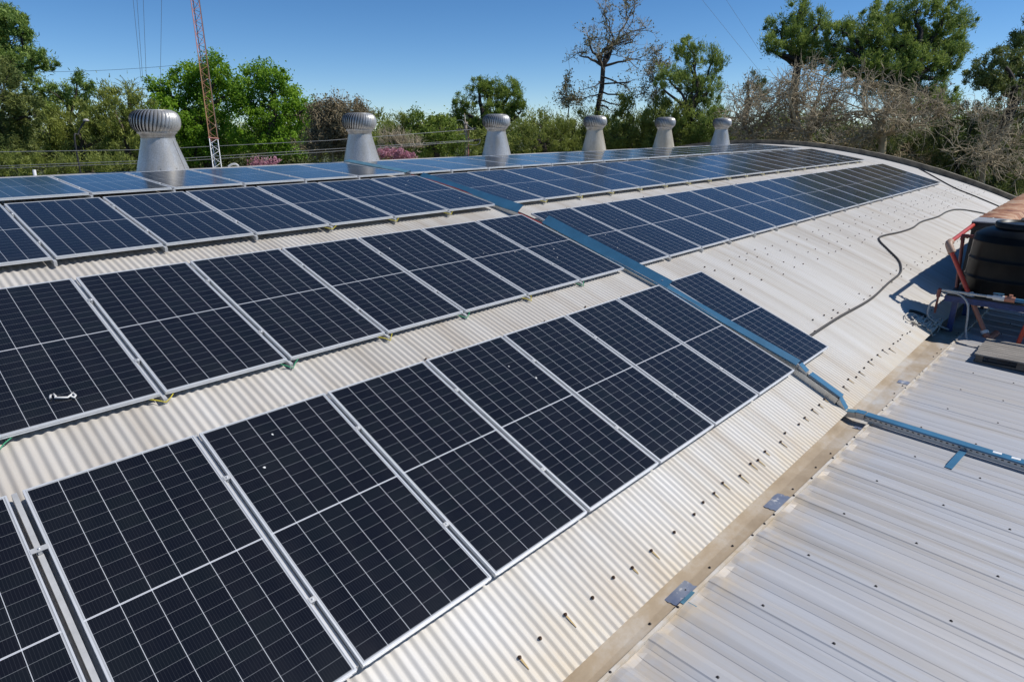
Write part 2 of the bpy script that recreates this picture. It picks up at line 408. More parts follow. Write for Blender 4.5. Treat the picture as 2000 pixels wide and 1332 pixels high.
# hook bolts that pin the sheets, some weeping rust
def bolt_mb(st, mb=None, M=None):
    b = MB(); b.cur = 0
    b.lathe([(.0001, .003), (.016, .003), (.016, .000)], 8); b.lathe([(.0001, .021), (.0055, .020), (.006, .003)], 6)
    b.lathe([(.0001, .014), (.011, .014), (.011, .004)], 6)
    if st:
        b.cur = 1; L = st
        b.add([(-.010, -.015, .0022), (.010, -.015, .0022), (.007, -.02-L*.6, .0022), (.002, -.02-L, .0022), (-.004, -.02-L, .0022), (-.008, -.02-L*.5, .0022)], [(0, 5, 4, 3, 2, 1)])
    return b
crest = lambda x: X0 + round((x-X0)/PITCHC)*PITCHC
bolts = []
x = -1.0
while x < 16:
    bolts.append((crest(x), 2.40+random.uniform(-.03, .03), random.choice((0, .05, .08, .1)))); x += random.choice((.155, .23, .23, .305, .38))
for yy, xa, xb, st in ((3.27, 10.5, 34, 0), (3.40, 10.9, 34, 0), (4.50, 10.4, 34, 0), (4.76, 10.7, 34, 0), (5.10, 10.3, 34, 0), (5.28, 10.6, 34, 0),
                       (8.20, -1, 9, .05), (8.28, 9.0, 32, .03), (5.20, 0.2, 8.7, 0)):
    x = xa
    while x < xb:
        bolts.append((crest(x), yy+random.uniform(-.04, .04), st if random.random() < .6 else 0)); x += random.choice((.38, .46, .61, .76, .9))
bolts.sort(key=lambda b: b[0]**2 + b[1]**2)
protos = {}
rest = MB()
for i, (x, y, st) in enumerate(bolts):
    z = arc(y); Mx = Matrix.Translation((x, y, z)) @ Matrix.Rotation(slope(y), 4, 'X') @ Matrix.Rotation(random.uniform(-.25, .25), 4, 'Y')
    if i < 100:
        if st not in protos: o = protos[st] = bolt_mb(st).build('roof_bolt', [MAT['bolt'], MAT['stain']])
        else: o = protos[st].copy(); COL.objects.link(o)
        kid(o, vault); o.matrix_basis = Mx
    else:
        b = bolt_mb(0); rest.add([Mx @ (Vector(v)*.85) for v in b.v], b.f)
tag(kid(rest.build('roof_bolts', MAT['bolt']), vault), kind='stuff')

# ---------------------------------------------------------------- lower metal roof and the gutter between
YL, ZL, SL = 1.945, -3.700, .0437              # upper edge, rib top there, fall
deck_b = empty('lower_building', (10, -6, GROUND))
tag(deck_b, 'lower building with a grey ribbed sheet metal roof beside the gutter', 'building')
per = .4625
prof = [(0, .032), (.055, .032), (.100, .031), (.106, .027), (.165, .004), (.172, .001), (.285, 0), (.292, .004), (.355, .014), (.390, .015), (.398, .019), (.450, .030)]
xs, zs = [], []
XD0 = 3.550 - 24*per
SKEW = .0205                                  # the gutter opens a little toward the far end
def yl(x): return YL - SKEW*(x-3.55)
for kx in range(int((34-XD0)/per)):
    lap = kx % 2 == 0
    for (dx, dz) in prof:
        if lap and dx == .055:
            xs += [XD0+kx*per+.030, XD0+kx*per+.032, XD0+kx*per+.055]; zs += [.038, .032, .032]
        else:
            xs.append(XD0+kx*per+dx); zs.append(dz + (.006 if lap and dx == 0 else 0))
xs = np.array(xs); zs = np.array(zs); ys = np.array([YL, YL-.06, YL-.14] + list(np.linspace(YL-.3, -13, 12)))
V = np.zeros((len(ys), len(xs), 3)); V[..., 0] = xs; V[..., 1] = ys[:, None] - SKEW*(xs[None, :]-3.55)
V[..., 2] = ZL - .041 + zs[None, :] - (YL-ys[:, None])*SL
_h = np.repeat(RNG.uniform(-.030, -.014, len(xs)//10+2), 10)[:len(xs)]
V[0, :, 2] = np.maximum(V[0, :, 2], ZL+_h); V[1, :, 2] += .003
ii, jj = np.meshgrid(np.arange(len(ys)-1), np.arange(len(xs)-1), indexing='ij'); k = len(xs)
F = np.stack([ii*k+jj, (ii+1)*k+jj, (ii+1)*k+jj+1, ii*k+jj+1], -1).reshape(-1, 4)
kid(np_mesh('roof_sheet', V.reshape(-1, 3), F, MAT['deck']), deck_b)
m = MB()
x = XD0
while x < 33:                                  # folded lip in slightly uneven lengths
    x2 = min(33, x + random.uniform(1.6, 3.0)); dz = random.uniform(-.004, .004)
    ya, yb = yl(x)+.001, yl(x2)+.001; zt = ZL+.004+dz
    m.add([(x,ya,ZL-.075),(x2-.004,yb,ZL-.075),(x2-.004,yb+.028,ZL-.075),(x,ya+.028,ZL-.075),(x,ya,zt),(x2-.004,yb,zt),(x2-.004,yb+.028,zt),(x,ya+.028,zt)], [(0,3,2,1),(4,5,6,7),(0,1,5,4),(1,2,6,5),(2,3,7,6),(3,0,4,7)]); x = x2
kid(m.build('edge_lip', MAT['lip']), deck_b)
for (ya, yb, zt) in ((YL-.35, YL-.15, ZL-.2), (-13, -12.8, -4.35)):
    m = MB(); m.box(XD0, 33, ya, yb, GROUND, zt); kid(m.build('side_wall', MAT['wall']), deck_b)
scr = []
for kx in range(0, 76, 2):
    xr = XD0 + kx*per + .045; y = yl(xr) - .45 - random.uniform(0, .2)
    while y > -9:
        if xr > 1.5: scr.append((xr, y, ZL+.0 - (yl(xr)-y)*SL - .004))
        y -= random.uniform(.52, .66)
for i in range(70):
    x = 2.4 + i*.23 + random.uniform(-.05, .05)
    scr.append((x, yl(x) + random.choice((.015, .015, .05, .11)), None))
scr = [(x, y, (ZL+.005 if y < yl(x)+.03 else ZL-.058) if z is None else z) for x, y, z in scr]
scr.sort(key=lambda b: b[0]**2+b[1]**2)
def screw_mb():
    b = MB(); b.lathe([(.0001, .011), (.006, .010), (.007, .003), (.0125, .0025), (.0125, 0)], 8); return b
sp = None; rest = MB()
for i, (x, y, z) in enumerate(scr):
    if i < 100:
        if sp is None: o = sp = screw_mb().build('roof_screw', MAT['screw'])
        else: o = sp.copy(); COL.objects.link(o)
        kid(o, deck_b); o.matrix_basis = Matrix.Translation((x, y, z))
    else:
        b = screw_mb(); rest.add([Vector(v)+Vector((x, y, z)) for v in b.v], b.f)
tag(kid(rest.build('roof_screws', MAT['screw']), deck_b), kind='stuff')

gut = empty('valley_gutter', (9, 2.07, ZL-.06))
tag(gut, 'dusty brown sheet metal gutter between the cream vault and the grey deck', 'gutter')
m = MB(); nseg = 60; vs = []
for i in range(nseg+1):
    x = X0 + (33-X0)*i/nseg
    vs += [(x, yl(x)+.028, ZL-.058), (x, yl(x)+.08, ZL-.062), (x, YE-.06, ZL-.062), (x, YE+.09, ZL-.030), (x, YE+.34, ZL+.02)]
fs = [(i*5+q, i*5+5+q, i*5+6+q, i*5+1+q) for i in range(nseg) for q in range(4)]
m.add(vs, fs); kid(m.build('gutter_channel', MAT['gutter']), gut)
prng = random.Random(12)
for (xa, xb, y0, y1) in ((4.05, 4.40, .03, .20), (5.98, 6.36, .03, .20), (10.75, 10.90, .03, .22), (8.6, 8.72, .05, .16)):
    pts = []                                   # torn outline
    for k in range(24):
        a = 2*math.pi*k/24; c, q = math.cos(a), math.sin(a); e = max(abs(c), abs(q)); j = prng.uniform(.90, 1.02)
        x = (xa+xb)/2 + (xb-xa)/2*c/e*j; y = yl(x) + (y0+y1)/2 + (y1-y0)/2*q/e*j
        pts.append((x, y, ZL-.0545))
    m2 = MB(); n_ = len(pts); m2.add(pts+[(a, b, c-.003) for a, b, c in pts], [tuple(range(n_))]+[(k, n_+k, n_+(k+1) % n_, (k+1) % n_) for k in range(n_)])
    kid(m2.build('flashing_patch', MAT['zinc']), gut)
m2 = MB(); m2.box(4.05, 4.24, yl(4.1)-.002, yl(4.1)+.030, ZL+.008, ZL+.010); m2.box(4.07, 4.13, yl(4.1)-.08, yl(4.1)-.003, ZL-.018, ZL-.015)
kid(m2.build('flashing_patch', MAT['blued']), gut)

# ---------------------------------------------------------------- solar panels
ROWS = [  # x of first panel, lower edge y, z, tilt
    (-.71968, 2.85071, -3.18244, R(21.0128)), (.45856, 5.71288, -2.15949, R(16.2679)),
    (.44846, 8.65543, -1.36140, R(10.1781)), (1.58695, 11.33965, -.90089, R(3.2571))]
STEP = 1.17616
def panel_proto():
    root = empty('solar_panel')
    f = MB(); t = .0115; h = .035
    f.box(0, PW, 0, t, -h, 0); f.box(0, PW, PL-t, PL, -h, 0); f.box(0, t, t, PL-t, -h, 0); f.box(PW-t, PW, t, PL-t, -h, 0)
    f.box(.003, PW-.003, -.003, 0, -.012, -.0088); f.box(.03, PW-.03, -.0022, 0, -.0335, -.030)
    f.build('frame', MAT['frame'], root)
    gl = MB(); gl.add([(t,t,-.0025),(PW-t,t,-.0025),(PW-t,PL-t,-.0025),(t,PL-t,-.0025)], [(0,1,2,3)])
    gl.cur = 1; gl.add([(t,t,-.008),(PW-t,t,-.008),(PW-t,PL-t,-.008),(t,PL-t,-.008)], [(3,2,1,0)])
    gl.build('cell_glass', [MAT['cells'], MAT['backsheet']], root)
    return root
def rail_proto(gap, ext):
    r = MB(); cx = -gap/2
    r.box(cx-.016, cx+.016, ext, PL+.03, -.092, -.0365)
    return r
def clamp_mb(gap, y):
    c = MB(); cx = -gap/2
    c.box(cx-gap/2-.005, cx+gap/2+.005, y-.02, y+.02, .0012, .004); c.box(cx-.011, cx+.011, y-.018, y+.018, -.034, .0011); return c
def clamp_bolt_mb(gap, y):
    c = MB(); c.lathe([(.0001, .012), (.007, .012), (.0075, .0042)], 6, (-gap/2, y, 0)); return c
def wire_mb(gap, flip, seed):
    rr = random.Random(seed); c = MB(); cx = -gap/2
    p = [(cx-.10*flip, .02, -.045), (cx-.05*flip, -.03, -.055), (cx, -.06-rr.uniform(0, .03), -.066), (cx+.05*flip, -.035, -.05), (cx+.11*flip, .01, -.044)]
    q = []
    for i in range(len(p)-1):
        for s in (0, .5): q.append(Vector(p[i]).lerp(Vector(p[i+1]), s))
    return c.tube(q + [p[-1]], .0055, 5)
PROTO = panel_proto(); used = [False]
ORD = 'first second third fourth fifth sixth seventh eighth ninth tenth eleventh twelfth thirteenth fourteenth fifteenth sixteenth seventeenth eighteenth nineteenth'.split()
ROWN = ('lowest row', 'second row up', 'third row up', 'ridge row')
SHARED = {}
def shared(key, fn, mat, name, parent):
    if key not in SHARED: SHARED[key] = fn().build(name, mat).data; ob = bpy.data.objects[[o.name for o in COL.objects if o.data is SHARED[key]][0]]
    else: ob = bpy.data.objects.new(name, SHARED[key]); COL.objects.link(ob)
    ob.parent = parent; return ob
drop_rng = random.Random(3)
SPOTS = {(1, 5, 0): 2, (2, 5, 0): 2, (2, 6, 0): 3, (2, 0, 1): 2, (2, 1, 1): 1, (1, 0, 1): 4, (1, 6, 0): 2, (1, 5, 0): 2, (0, 4, 0): 2, (0, 2, 0): 2, (0, 0, 0): 2, (0, 1, 0): 1, (1, 1, 1): 3, (1, 4, 0): 1, (2, 2, 1): 1}
EXTRA = {(1, 0, 0): 'with a white plastic scrap on it', (2, 6, 0): 'with white droppings on it', (0, 0, 0): None}
PANELS = {}
def place_panel(row, x, n, beyond, gap, wire=None):
    x0, yb, zb, th = ROWS[row]
    if not used[0]: p = PROTO; used[0] = True
    else: p = copy_tree(PROTO)
    p.location = (x, yb, zb); p.rotation_euler = (th + random.uniform(-.0012, .0012), random.uniform(-.0012, .0012), 0)
    lab = f'solar panel in the {ROWN[row]}, {ORD[n]} one {"beyond" if beyond else "before"} the blue cable tray'
    tag(p, lab, 'solar panel', f'solar panels in the {ROWN[row]}')
    PANELS[(row, n, beyond)] = p
    return p
def dress(p, row, gap, wire, i, rail=True):
    if rail:
        ext = .03 if row == 0 else -.055
        shared(('rail', gap, ext), lambda: rail_proto(gap, ext), MAT['railm'], 'mounting_rail', p)
        for y in (.24*PL, .77*PL):
            cl = shared(('clamp', gap, y), lambda: clamp_mb(gap, y), MAT['railm'], 'clamp', p)
            shared(('bolt', gap, y), lambda: clamp_bolt_mb(gap, y), MAT['frame'], 'bolt', cl)
    if wire:
        col, fl, sd = wire
        shared(('wire', gap, col, fl, sd), lambda: wire_mb(gap, fl, sd), MAT[col], 'earth_wire', p)
def specks(p, k):
    for _ in range(k):
        b = MB(); cx, cy = drop_rng.uniform(.1, PW-.1), drop_rng.uniform(.15, PL-.15); r = drop_rng.uniform(.004, .010)
        nn = 9; pts = []
        for j in range(nn):
            a = 2*math.pi*j/nn; q = r*drop_rng.uniform(.6, 1.25); pts.append((cx+q*math.cos(a), cy+1.5*q*math.sin(a), -.0016))
        b.add(pts, [tuple(range(nn))]); o = b.build('dropping', MAT['drop'], p)
NL = [8, 7, 7, 7]
for row in range(4):
    x0 = ROWS[row][0]
    for i in range(NL[row]):
        if row == 3 and i > 5: continue
        x = x0 + i*STEP + (-.045 if row == 0 and i == 0 else 0)
        n = (NL[row]-1-i) if row != 3 else 5-i
        p = place_panel(row, x, n, False, .042)
        gap = .087 if row == 0 and i == 1 else .042
        wire = None
        if row == 1: wire = (('green', 1, i % 3) if i % 2 == 0 else ('yellow', -1, i % 3))
        if row == 2 and i > 3: wire = ('yellow', 1, i)
        dress(p, row, gap, wire, i, rail=i > 0 or row in (1, 2))
BX = [8.872, 8.905, 8.905, 8.765]
BSTEP = [1.175, 1.180, 1.180, 1.176]
for row in range(4):
    for n in range(1 if row == 0 else 19):
        x = BX[row] + n*BSTEP[row]
        p = place_panel(row, x, n, True, .042)
        wire = ('yellow', 1, n % 4) if row == 2 and n > 0 else None
        dress(p, row, .042, wire, n, rail=n > 0)
for key, kq in SPOTS.items():
    kk = (key[0], (NL[key[0]]-1-key[1]) if key[2] == 0 else key[1], bool(key[2]))
    if kk in PANELS: specks(PANELS[kk], kq)

# scrap on the second-row panel at the left
x0, yb, zb, th = ROWS[1]
def on_row(row, x, s, up=0):
    a, b, c, t = ROWS[row]; return Vector((x, b + s*math.cos(t) - up*math.sin(t), c + s*math.sin(t) + up*math.cos(t)))
sc = MB()
pts = [on_row(1, .87+q[0], .27+q[1], .012) for q in ((0, .03), (.012, .07), (.035, .075), (.04, .035), (.03, .02), (.07, .0), (.11, -.02), (.135, .0), (.16, .025), (.165, -.02), (.15, -.045), (.135, -.02))]
sc.tube(pts, .009, 6)
tag(sc.build('plastic_scrap', MAT['white']), 'crumpled white plastic scrap lying on a second row solar panel', 'scrap')

# ---------------------------------------------------------------- cable tray and its loose blue covers
TX0, TX1 = 8.735, 8.832
tray = empty('cable_tray', (8.74, 2.3, -3.6))
tag(tray, 'galvanised cable tray with blue film covers crossing the vault and the grey deck', 'cable tray')
def strip_along(x0, x1, prof_fn, ys, h0, h1):
    """solid strip following a height profile along y"""
    m = MB(); vs = []
    for y in ys:
        t = slope(y) if y > YE else 0; z = prof_fn(y)
        for (x, h) in ((x0, h0), (x1, h0), (x1, h1), (x0, h1)): vs.append((x, y - h*math.sin(t), z + h*math.cos(t)))
    fs = []
    for i in range(len(ys)-1):
        a = i*4
        for q in range(4): fs.append((a+q, a+4+q, a+4+(q+1) % 4, a+(q+1) % 4))
    n = (len(ys)-1)*4; fs += [(3, 2, 1, 0), (n, n+1, n+2, n+3)]
    return m.add(vs, fs)
def roofz(y): return arc(y) + .004
def deckz(y): return ZL - (YL-y)*SL + .004
ys = list(np.linspace(2.30, 13.6, 26))
kid(strip_along(TX0, TX0+.003, roofz, ys, 0, .085).build('tray_side', MAT['steel']), tray)
kid(strip_along(TX1-.003, TX1, roofz, ys, 0, .085).build('tray_side', MAT['steel']), tray)
kid(strip_along(TX0+.003, TX1-.003, roofz, ys, 0, .003).build('tray_floor', MAT['steel']), tray)
# lower run of slotted tray on the vault apron
def slotted(p0, p1, x0, x1, h, lid=True, lidname='tray_cover', thick=.003, overhang=.012, lidmat='blue'):
    """straight slotted length from p0=(y,z) down to p1=(y,z), built in its own axes so the slots follow it"""
    (ya, za), (yb_, zb_) = p0, p1; L = math.hypot(yb_-ya, zb_-za); ang = math.atan2(za-zb_, ya-yb_)
    M = Matrix.Translation((0, yb_, zb_)) @ Matrix.Rotation(ang, 4, 'X')
    m = MB(); m.box(x0, x0+thick, 0, L, 0, h); m.box(x1-thick, x1, 0, L, 0, h); m.box(x0+thick, x1-thick, 0, L, 0, thick)
    o = kid(m.build('tray_channel', MAT['slots']), tray); o.matrix_basis = M
    if lid:
        m = MB(); m.box(x0-.004, x1+.004, -.0, L, h+.001, h+.004); m.box(x0-.0065, x0-.0042, 0, L, h-.016, h+.003); m.box(x1+.0042, x1+.0065, 0, L, h-.016, h+.003)
        o = kid(m.build(lidname, MAT[lidmat]), tray); o.matrix_basis = M
    return M
WX0, WX1 = 8.765, 8.885
slotted((2.73, arc(2.73)+.030), (2.29, arc(2.29)+.022), WX0, WX1, .095)
m = MB()                                       # bent pieces across the gutter
def wedge(ya, za, yb_, zb_, h):
    m.add([(WX0, ya, za), (WX1, ya, za), (WX1, ya, za+h), (WX0, ya, za+h), (WX0, yb_, zb_), (WX1, yb_, zb_), (WX1, yb_, zb_+h), (WX0, yb_, zb_+h)],
          [(0,1,2,3), (7,6,5,4), (0,4,5,1), (1,5,6,2), (2,6,7,3), (3,7,4,0)])
wedge(2.285, arc(2.29)+.018, 2.165, -3.705, .095); kid(m.build('tray_elbow', MAT['steel']), tray)
m = MB(); wedge(2.160, -3.706, 2.04, -3.690, .075); kid(m.build('tray_elbow', MAT['steel']), tray)
m = MB(); wedge(2.035, -3.690, 1.93, ZL+.012, .085); kid(m.build('tray_elbow', MAT['steel']), tray)
m = MB(); wedge(2.285, arc(2.29)+.018+.0965, 2.165, -3.705+.0965, .003); kid(m.build('tray_cover', MAT['blue']), tray)
m = MB(); wedge(2.160, -3.706+.0765, 2.04, -3.690+.0765, .003); kid(m.build('tray_cover', MAT['blued']), tray)
m = MB(); wedge(2.05, -3.690+.0875, 1.93, ZL+.012+.0875, .003); kid(m.build('tray_cover', MAT['blue']), tray)
slotted((1.925, deckz(1.925)+.004), (-4.0, deckz(-4.0)+.004), WX0, WX1, .085)
m = MB()                                       # bent piece under the lowest panel edge
wedge(2.84, arc(2.84)+.075, 2.735, arc(2.735)+.033, .095); kid(m.build('tray_elbow', MAT['steel']), tray)
m = MB(); wedge(2.84, arc(2.84)+.075+.0965, 2.735, arc(2.735)+.033+.0965, .003); kid(m.build('tray_cover', MAT['blue']), tray)
def cover(pa, pb, width, roll, mat, name='tray_cover', lips=True):
    """a U-shaped cover from pa to pb, rolled about its own length"""
    pa, pb = Vector(pa), Vector(pb); d = (pb-pa); L = d.length; d.normalize()
    side = Vector((1, 0, 0)); side = (side - d*side.dot(d)).normalized(); up = side.cross(d)
    if up.z < 0: up = -up
    c, s = math.cos(roll), math.sin(roll); sx = side*c + up*s; su = -side*s + up*c
    M = Matrix((sx, d, su)).transposed().to_4x4(); M.translation = pa
    m = MB(); m.box(0, width, 0, L, 0, .0018)
    if lips: m.box(0, .0018, 0, L, -.022, -.0002); m.box(width-.0018, width, 0, L, -.022, -.0002)
    o = kid(m.build(name, MAT[mat]), tray); o.matrix_basis = M
    return o
cover((8.72, 13.80, arc(13.8)+.115), (8.72, 11.45, arc(11.45)+.115), .14, R(14), 'blued')
cover((8.72, 11.05, arc(11.05)+.05), (8.72, 8.15, arc(8.15)+.11), .19, R(40), 'blue')
cover((8.72, 7.55, arc(7.55)+.12), (8.72, 4.98, arc(4.98)+.07), .19, R(40), 'blue')
cover((8.715, 5.20, arc(5.20)+.075), (8.715, 2.86, arc(2.86)+.165), .115, R(24), 'blue')
m = MB(); m.box(-.012, .012, 0, .035, .002, .0035)
for (x, y, z) in ((8.875, .50, deckz(.50)+.0935), (8.875, .32, deckz(.32)+.0935)):
    q = MB(); q.box(x-.055, x+.0, y-.05, y+.05, z, z+.0012)
    tag(kid(q.build('white_sticker', MAT['whitep']), tray))
q = MB(); q.box(8.80, 8.84, 5.08, 5.15, arc(5.1)+.145, arc(5.1)+.1465); kid(q.build('white_sticker', MAT['whitep']), tray)
for i, (dx, mt, lab) in enumerate(((.028, 'red', 'red'), (.046, 'black', 'black'), (.064, 'red', 'second red'), (.078, 'black', 'second black'))):
    m = MB(); m.tube([(TX0+dx+.004*math.sin(3*y+i), y, roofz(y)+.075+.010*math.sin(2*y+i)) for y in np.linspace(6.9, 11.4, 24)], .009, 6)
    tag(m.build('power_cable', MAT[mt]), f'{lab} cable lying in the open stretch of tray between two blue covers', 'cable', 'cables in the tray')

off_ = MB()
def bar(mb, a, b, wdt, h):
    a, b = Vector(a), Vector(b); d = (b-a).normalized(); s = Vector((0, 0, 1)).cross(d).normalized()*wdt/2; u = Vector((0, 0, h))
    mb.add([a-s, a+s, b+s, b-s, a-s+u, a+s+u, b+s+u, b-s+u], [(3,2,1,0), (4,5,6,7), (0,1,5,4), (1,2,6,5), (2,3,7,6), (3,0,4,7)])
bar(off_, (8.19, .855, deckz(.855)+.002), (8.86, .797, deckz(.797)+.03), .075, .006)
tag(off_.build('metal_offcut', MAT['blue']), 'short blue strip of sheet metal lying loose on the grey deck', 'offcut')

# ---------------------------------------------------------------- roof ventilators
def vent(x, zc, s, label, tone):
    y = 14.90; root = empty('turbine_vent', (x, y, arc(y)-.05), (0, 0, random.uniform(0, 6)))
    tag(root, label, 'roof vent', 'turbine ventilators along the ridge')
    z0 = zc - (arc(y)-.05)
    # prof of head, z relative to head centre, diameter .88
    P = [(.300, .212), (.362, .190), (.408, .150), (.436, .095), (.448, .030), (.446, -.035), (.432, -.095), (.405, -.140), (.372, -.172), (.342, -.192)]
    nv = 40; hd = MB()
    for k in range(nv):
        a0 = 2*math.pi*k/nv; vs = []
        for i, (r, z) in enumerate(P):
            tw = -.30*((i/(len(P)-1))**1.0-.5)
            for (da, dr) in ((0, -.026), (.04, -.010), (.09, .0), (.140, .003)):
                a = a0+tw+da; vs.append(((r+dr)*math.cos(a)*s, (r+dr)*math.sin(a)*s, z0+z*s))
        n4 = 4; hd.add(vs, [(i*n4+j, i*n4+j+1, (i+1)*n4+j+1, (i+1)*n4+j) for i in range(len(P)-1) for j in range(3)], True)
    hd.build('turbine_head', MAT['galv'], root)
    cp = MB(); cp.lathe([(.0001, .226), (.10, .226), (.26, .220), (.318, .212), (.320, .202), (.29, .198)], 36, (0, 0, 0))
    cp.v = [(a*s, b*s, c*s+z0) for a, b, c in cp.v]; cp.build('top_cap', MAT['galv'], root)
    ic = MB(); ic.lathe([(.27, .19), (.36, .14), (.402, .04), (.395, -.06), (.35, -.145), (.31, -.18)], 30); ic.v = [(a*s, b*s, c*s+z0) for a, b, c in ic.v]; ic.build('gap_shade_drum', MAT['dark'], root)  # added dark drum, its colour stands in for shade between the vanes
    nk = MB(); nk.lathe([(.352, -.18), (.352, -.215), (.315, -.225), (.315, -.25), (.300, -.252), (.300, -.345)], 36)
    nk.v = [(a*s, b*s, c*s+z0) for a, b, c in nk.v]; nk.build('neck_collar', MAT['galv'], root)
    cn = MB(); zb = -.04
    cn.lathe([(.306*s, z0-.30*s), (.306*s, z0-.345*s), (.475*s, .06), (.49*s, -.06)], 36)
    cn.build('cone_base', MAT['conetan'] if tone else MAT['galv'], root)
    sm = MB(); az = random.uniform(0, 6.28); ca, sa = math.cos(az), math.sin(az); vs = []
    for (r_, z_) in ((.3085*s, z0-.345*s), (.478*s, .06)):
        for (t, e) in ((-.016, 0), (.016, 0), (.016, .004), (-.016, .004)):
            vs.append(((r_+e)*ca - t*sa, (r_+e)*sa + t*ca, z_))
    sm.add(vs, [(0, 1, 5, 4), (1, 2, 6, 5), (2, 3, 7, 6), (3, 0, 4, 7)]); sm.build('cone_seam', MAT['galv'], root)
    rv = MB()
    for k in range(10):
        a = 2*math.pi*k/10; rr = .462*s; rv.lathe([(.0001, .008), (.009, .006), (.010, 0)], 6, (rr*math.cos(a), rr*math.sin(a), .115))
    rv.build('rivet_ring', MAT['screw'], root)
b = NB('stained_galvanised'); n1 = b.noise(4, 5, .6, sc=(1, 1, .3))
b.base(b.mix(b.ramp(b.noise(26, 4, .7), [(.35, 0.), (.7, .5)]), b.ramp(n1, [(.3, (.36, .31, .22)), (.55, (.52, .46, .36)), (.75, (.60, .57, .50))]), (.40, .36, .29)))
b.set(Roughness=.45, Metallic=.3); MAT['conetan'] = b.m
for (x, zc, s, lab, tn) in ((5.02, .14, 1.06, 'large galvanised turbine vent nearest the viewer, before the bright green tree', 0), (9.94, .155, .985, 'turbine vent with a dented cone in front of the pink blossom', 0),
                        (14.97, .185, .975, 'turbine vent standing just right of the utility pole', 0), (20.13, .195, .965, 'turbine vent with tan cone below the tall bare tree', 1),
                        (25.05, .18, .97, 'turbine vent with tan cone between tan and pale grey cones', 1), (30.24, .18, .985, 'smallest looking turbine vent at the far end, pale grey cone', 0)):
    vent(x, zc, s, lab, tn)

# ---------------------------------------------------------------- hoses and cables on the vault
def smooth_path(pts, n=6):
    P = [Vector(p) for p in pts]; out = []
    for i in range(len(P)-1):
        p0, p1, p2, p3 = P[max(i-1, 0)], P[i], P[i+1], P[min(i+2, len(P)-1)]
        for s in range(n):
            t = s/n
            out.append(.5*((2*p1) + (p2-p0)*t + (2*p0-5*p1+4*p2-p3)*t*t + (3*p1-p0-3*p2+p3)*t**3))
    return out + [P[-1]]
def on_vault(pts, h): return [(x, y, arc(y)+h) for x, y in pts]
m = MB(); m.tube([(p.x, p.y, arc(p.y)+.021) for p in smooth_path([(9.7, 3.19, 0), (10.36, 3.20, 0), (11.62, 3.21, 0), (13.3, 3.19, 0), (14.86, 3.28, 0), (15.9, 3.33, 0), (16.5, 3.46, 0), (16.93, 3.64, 0), (17.36, 3.98, 0), (17.8, 4.30, 0), (18.35, 4.40, 0), (19.7, 4.30, 0), (20.9, 4.27, 0), (22.2, 4.34, 0), (24, 4.28, 0), (25.5, 4.32, 0), (26.7, 4.24, 0), (27.6, 3.95, 0), (28.6, 3.4, 0), (29.5, 2.7, 0)], 8)], .022, 8)
tag(m.build('corrugated_hose', MAT['hose']), 'dark corrugated hose snaking across the cream vault toward the rusty housing', 'hose')
m = MB(); m.tube([(p.x, p.y, arc(p.y)+.02) for p in smooth_path([(34.2, 7.2, 0), (33.0, 6.35, 0), (31.6, 5.3, 0), (31.3, 4.5, 0), (31.2, 3.6, 0), (31.1, 2.4, 0)], 6)], .026, 6)
tag(m.build('black_cable', MAT['black']), 'black cable running down the vault beside the far parapet', 'cable')

# ---------------------------------------------------------------- tank, stand, pipes, housing
st = empty('tank_stand', (14.9, 1.4, -3.74)); tag(st, 'blue steel stand carrying the black water tank', 'stand')
ZB = -3.12
CL = Vector((.30, -.10, .05))                 # the whole group by the gutter
for (x, y) in ((14.1, 2.10), (15.6, 2.10), (14.1, .55), (15.6, .55)):
    m = MB(); m.box(x-.045, x+.045, y-.045, y+.045, -3.84, ZB-.11); kid(m.build('leg', MAT['bluep']), st)
m = MB(); m.box(14.03, 14.13, -1.0, 2.28, ZB-.11, ZB); m.box(15.57, 15.67, -1.0, 2.28, ZB-.11, ZB); m.box(14.14, 15.56, 2.1, 2.2, ZB-.11, ZB-.01); m.box(14.14, 15.56, .45, .55, ZB-.11, ZB-.01)
kid(m.build('beam_frame', MAT['bluep']), st)
m = MB(); m.box(14.05, 17.0, -1.0, 2.25, ZB+.001, ZB+.03); kid(m.build('shade_platform', MAT['dark']), st)  # platform and its beams lengthened out of view to shade the deck below
tk = empty('water_tank', (14.85, 1.4, ZB+.03)); tag(tk, 'large black plastic water tank on the blue stand', 'water tank')
m = MB(); pr = [(.0001, 0), (.73, 0), (.76, .03)]
for k in range(3):
    za = .05 + k*.34
    pr += [(.765-.012*k, za), (.762-.012*k, za+.25), (.770-.012*k, za+.262), (.770-.012*k, za+.285), (.757-.012*k, za+.297)]
pr += [(.735, 1.10), (.70, 1.135), (.60, 1.20), (.47, 1.245), (.40, 1.255), (.38, 1.256)]
m.lathe(pr, 64); m.build('tank_shell', MAT['tank'], tk)
m = MB(); m.lathe([(.45, 1.24), (.455, 1.33), (.44, 1.345), (.40, 1.345), (.395, 1.30), (.30, 1.315), (.10, 1.325), (.0001, 1.325)], 48)
lid_ = m.build('lid', MAT['tankd'], tk)
for a in (200, 235, 270):
    m = MB(); c, s = math.cos(R(a)), math.sin(R(a)); m.box(-.05, .05, -.025, .025, -.004, .012)
    o = m.build('lid_lug', MAT['black'], lid_); o.location = (.60*c, .60*s, 1.203); o.rotation_euler = (0, 0, R(a+90))
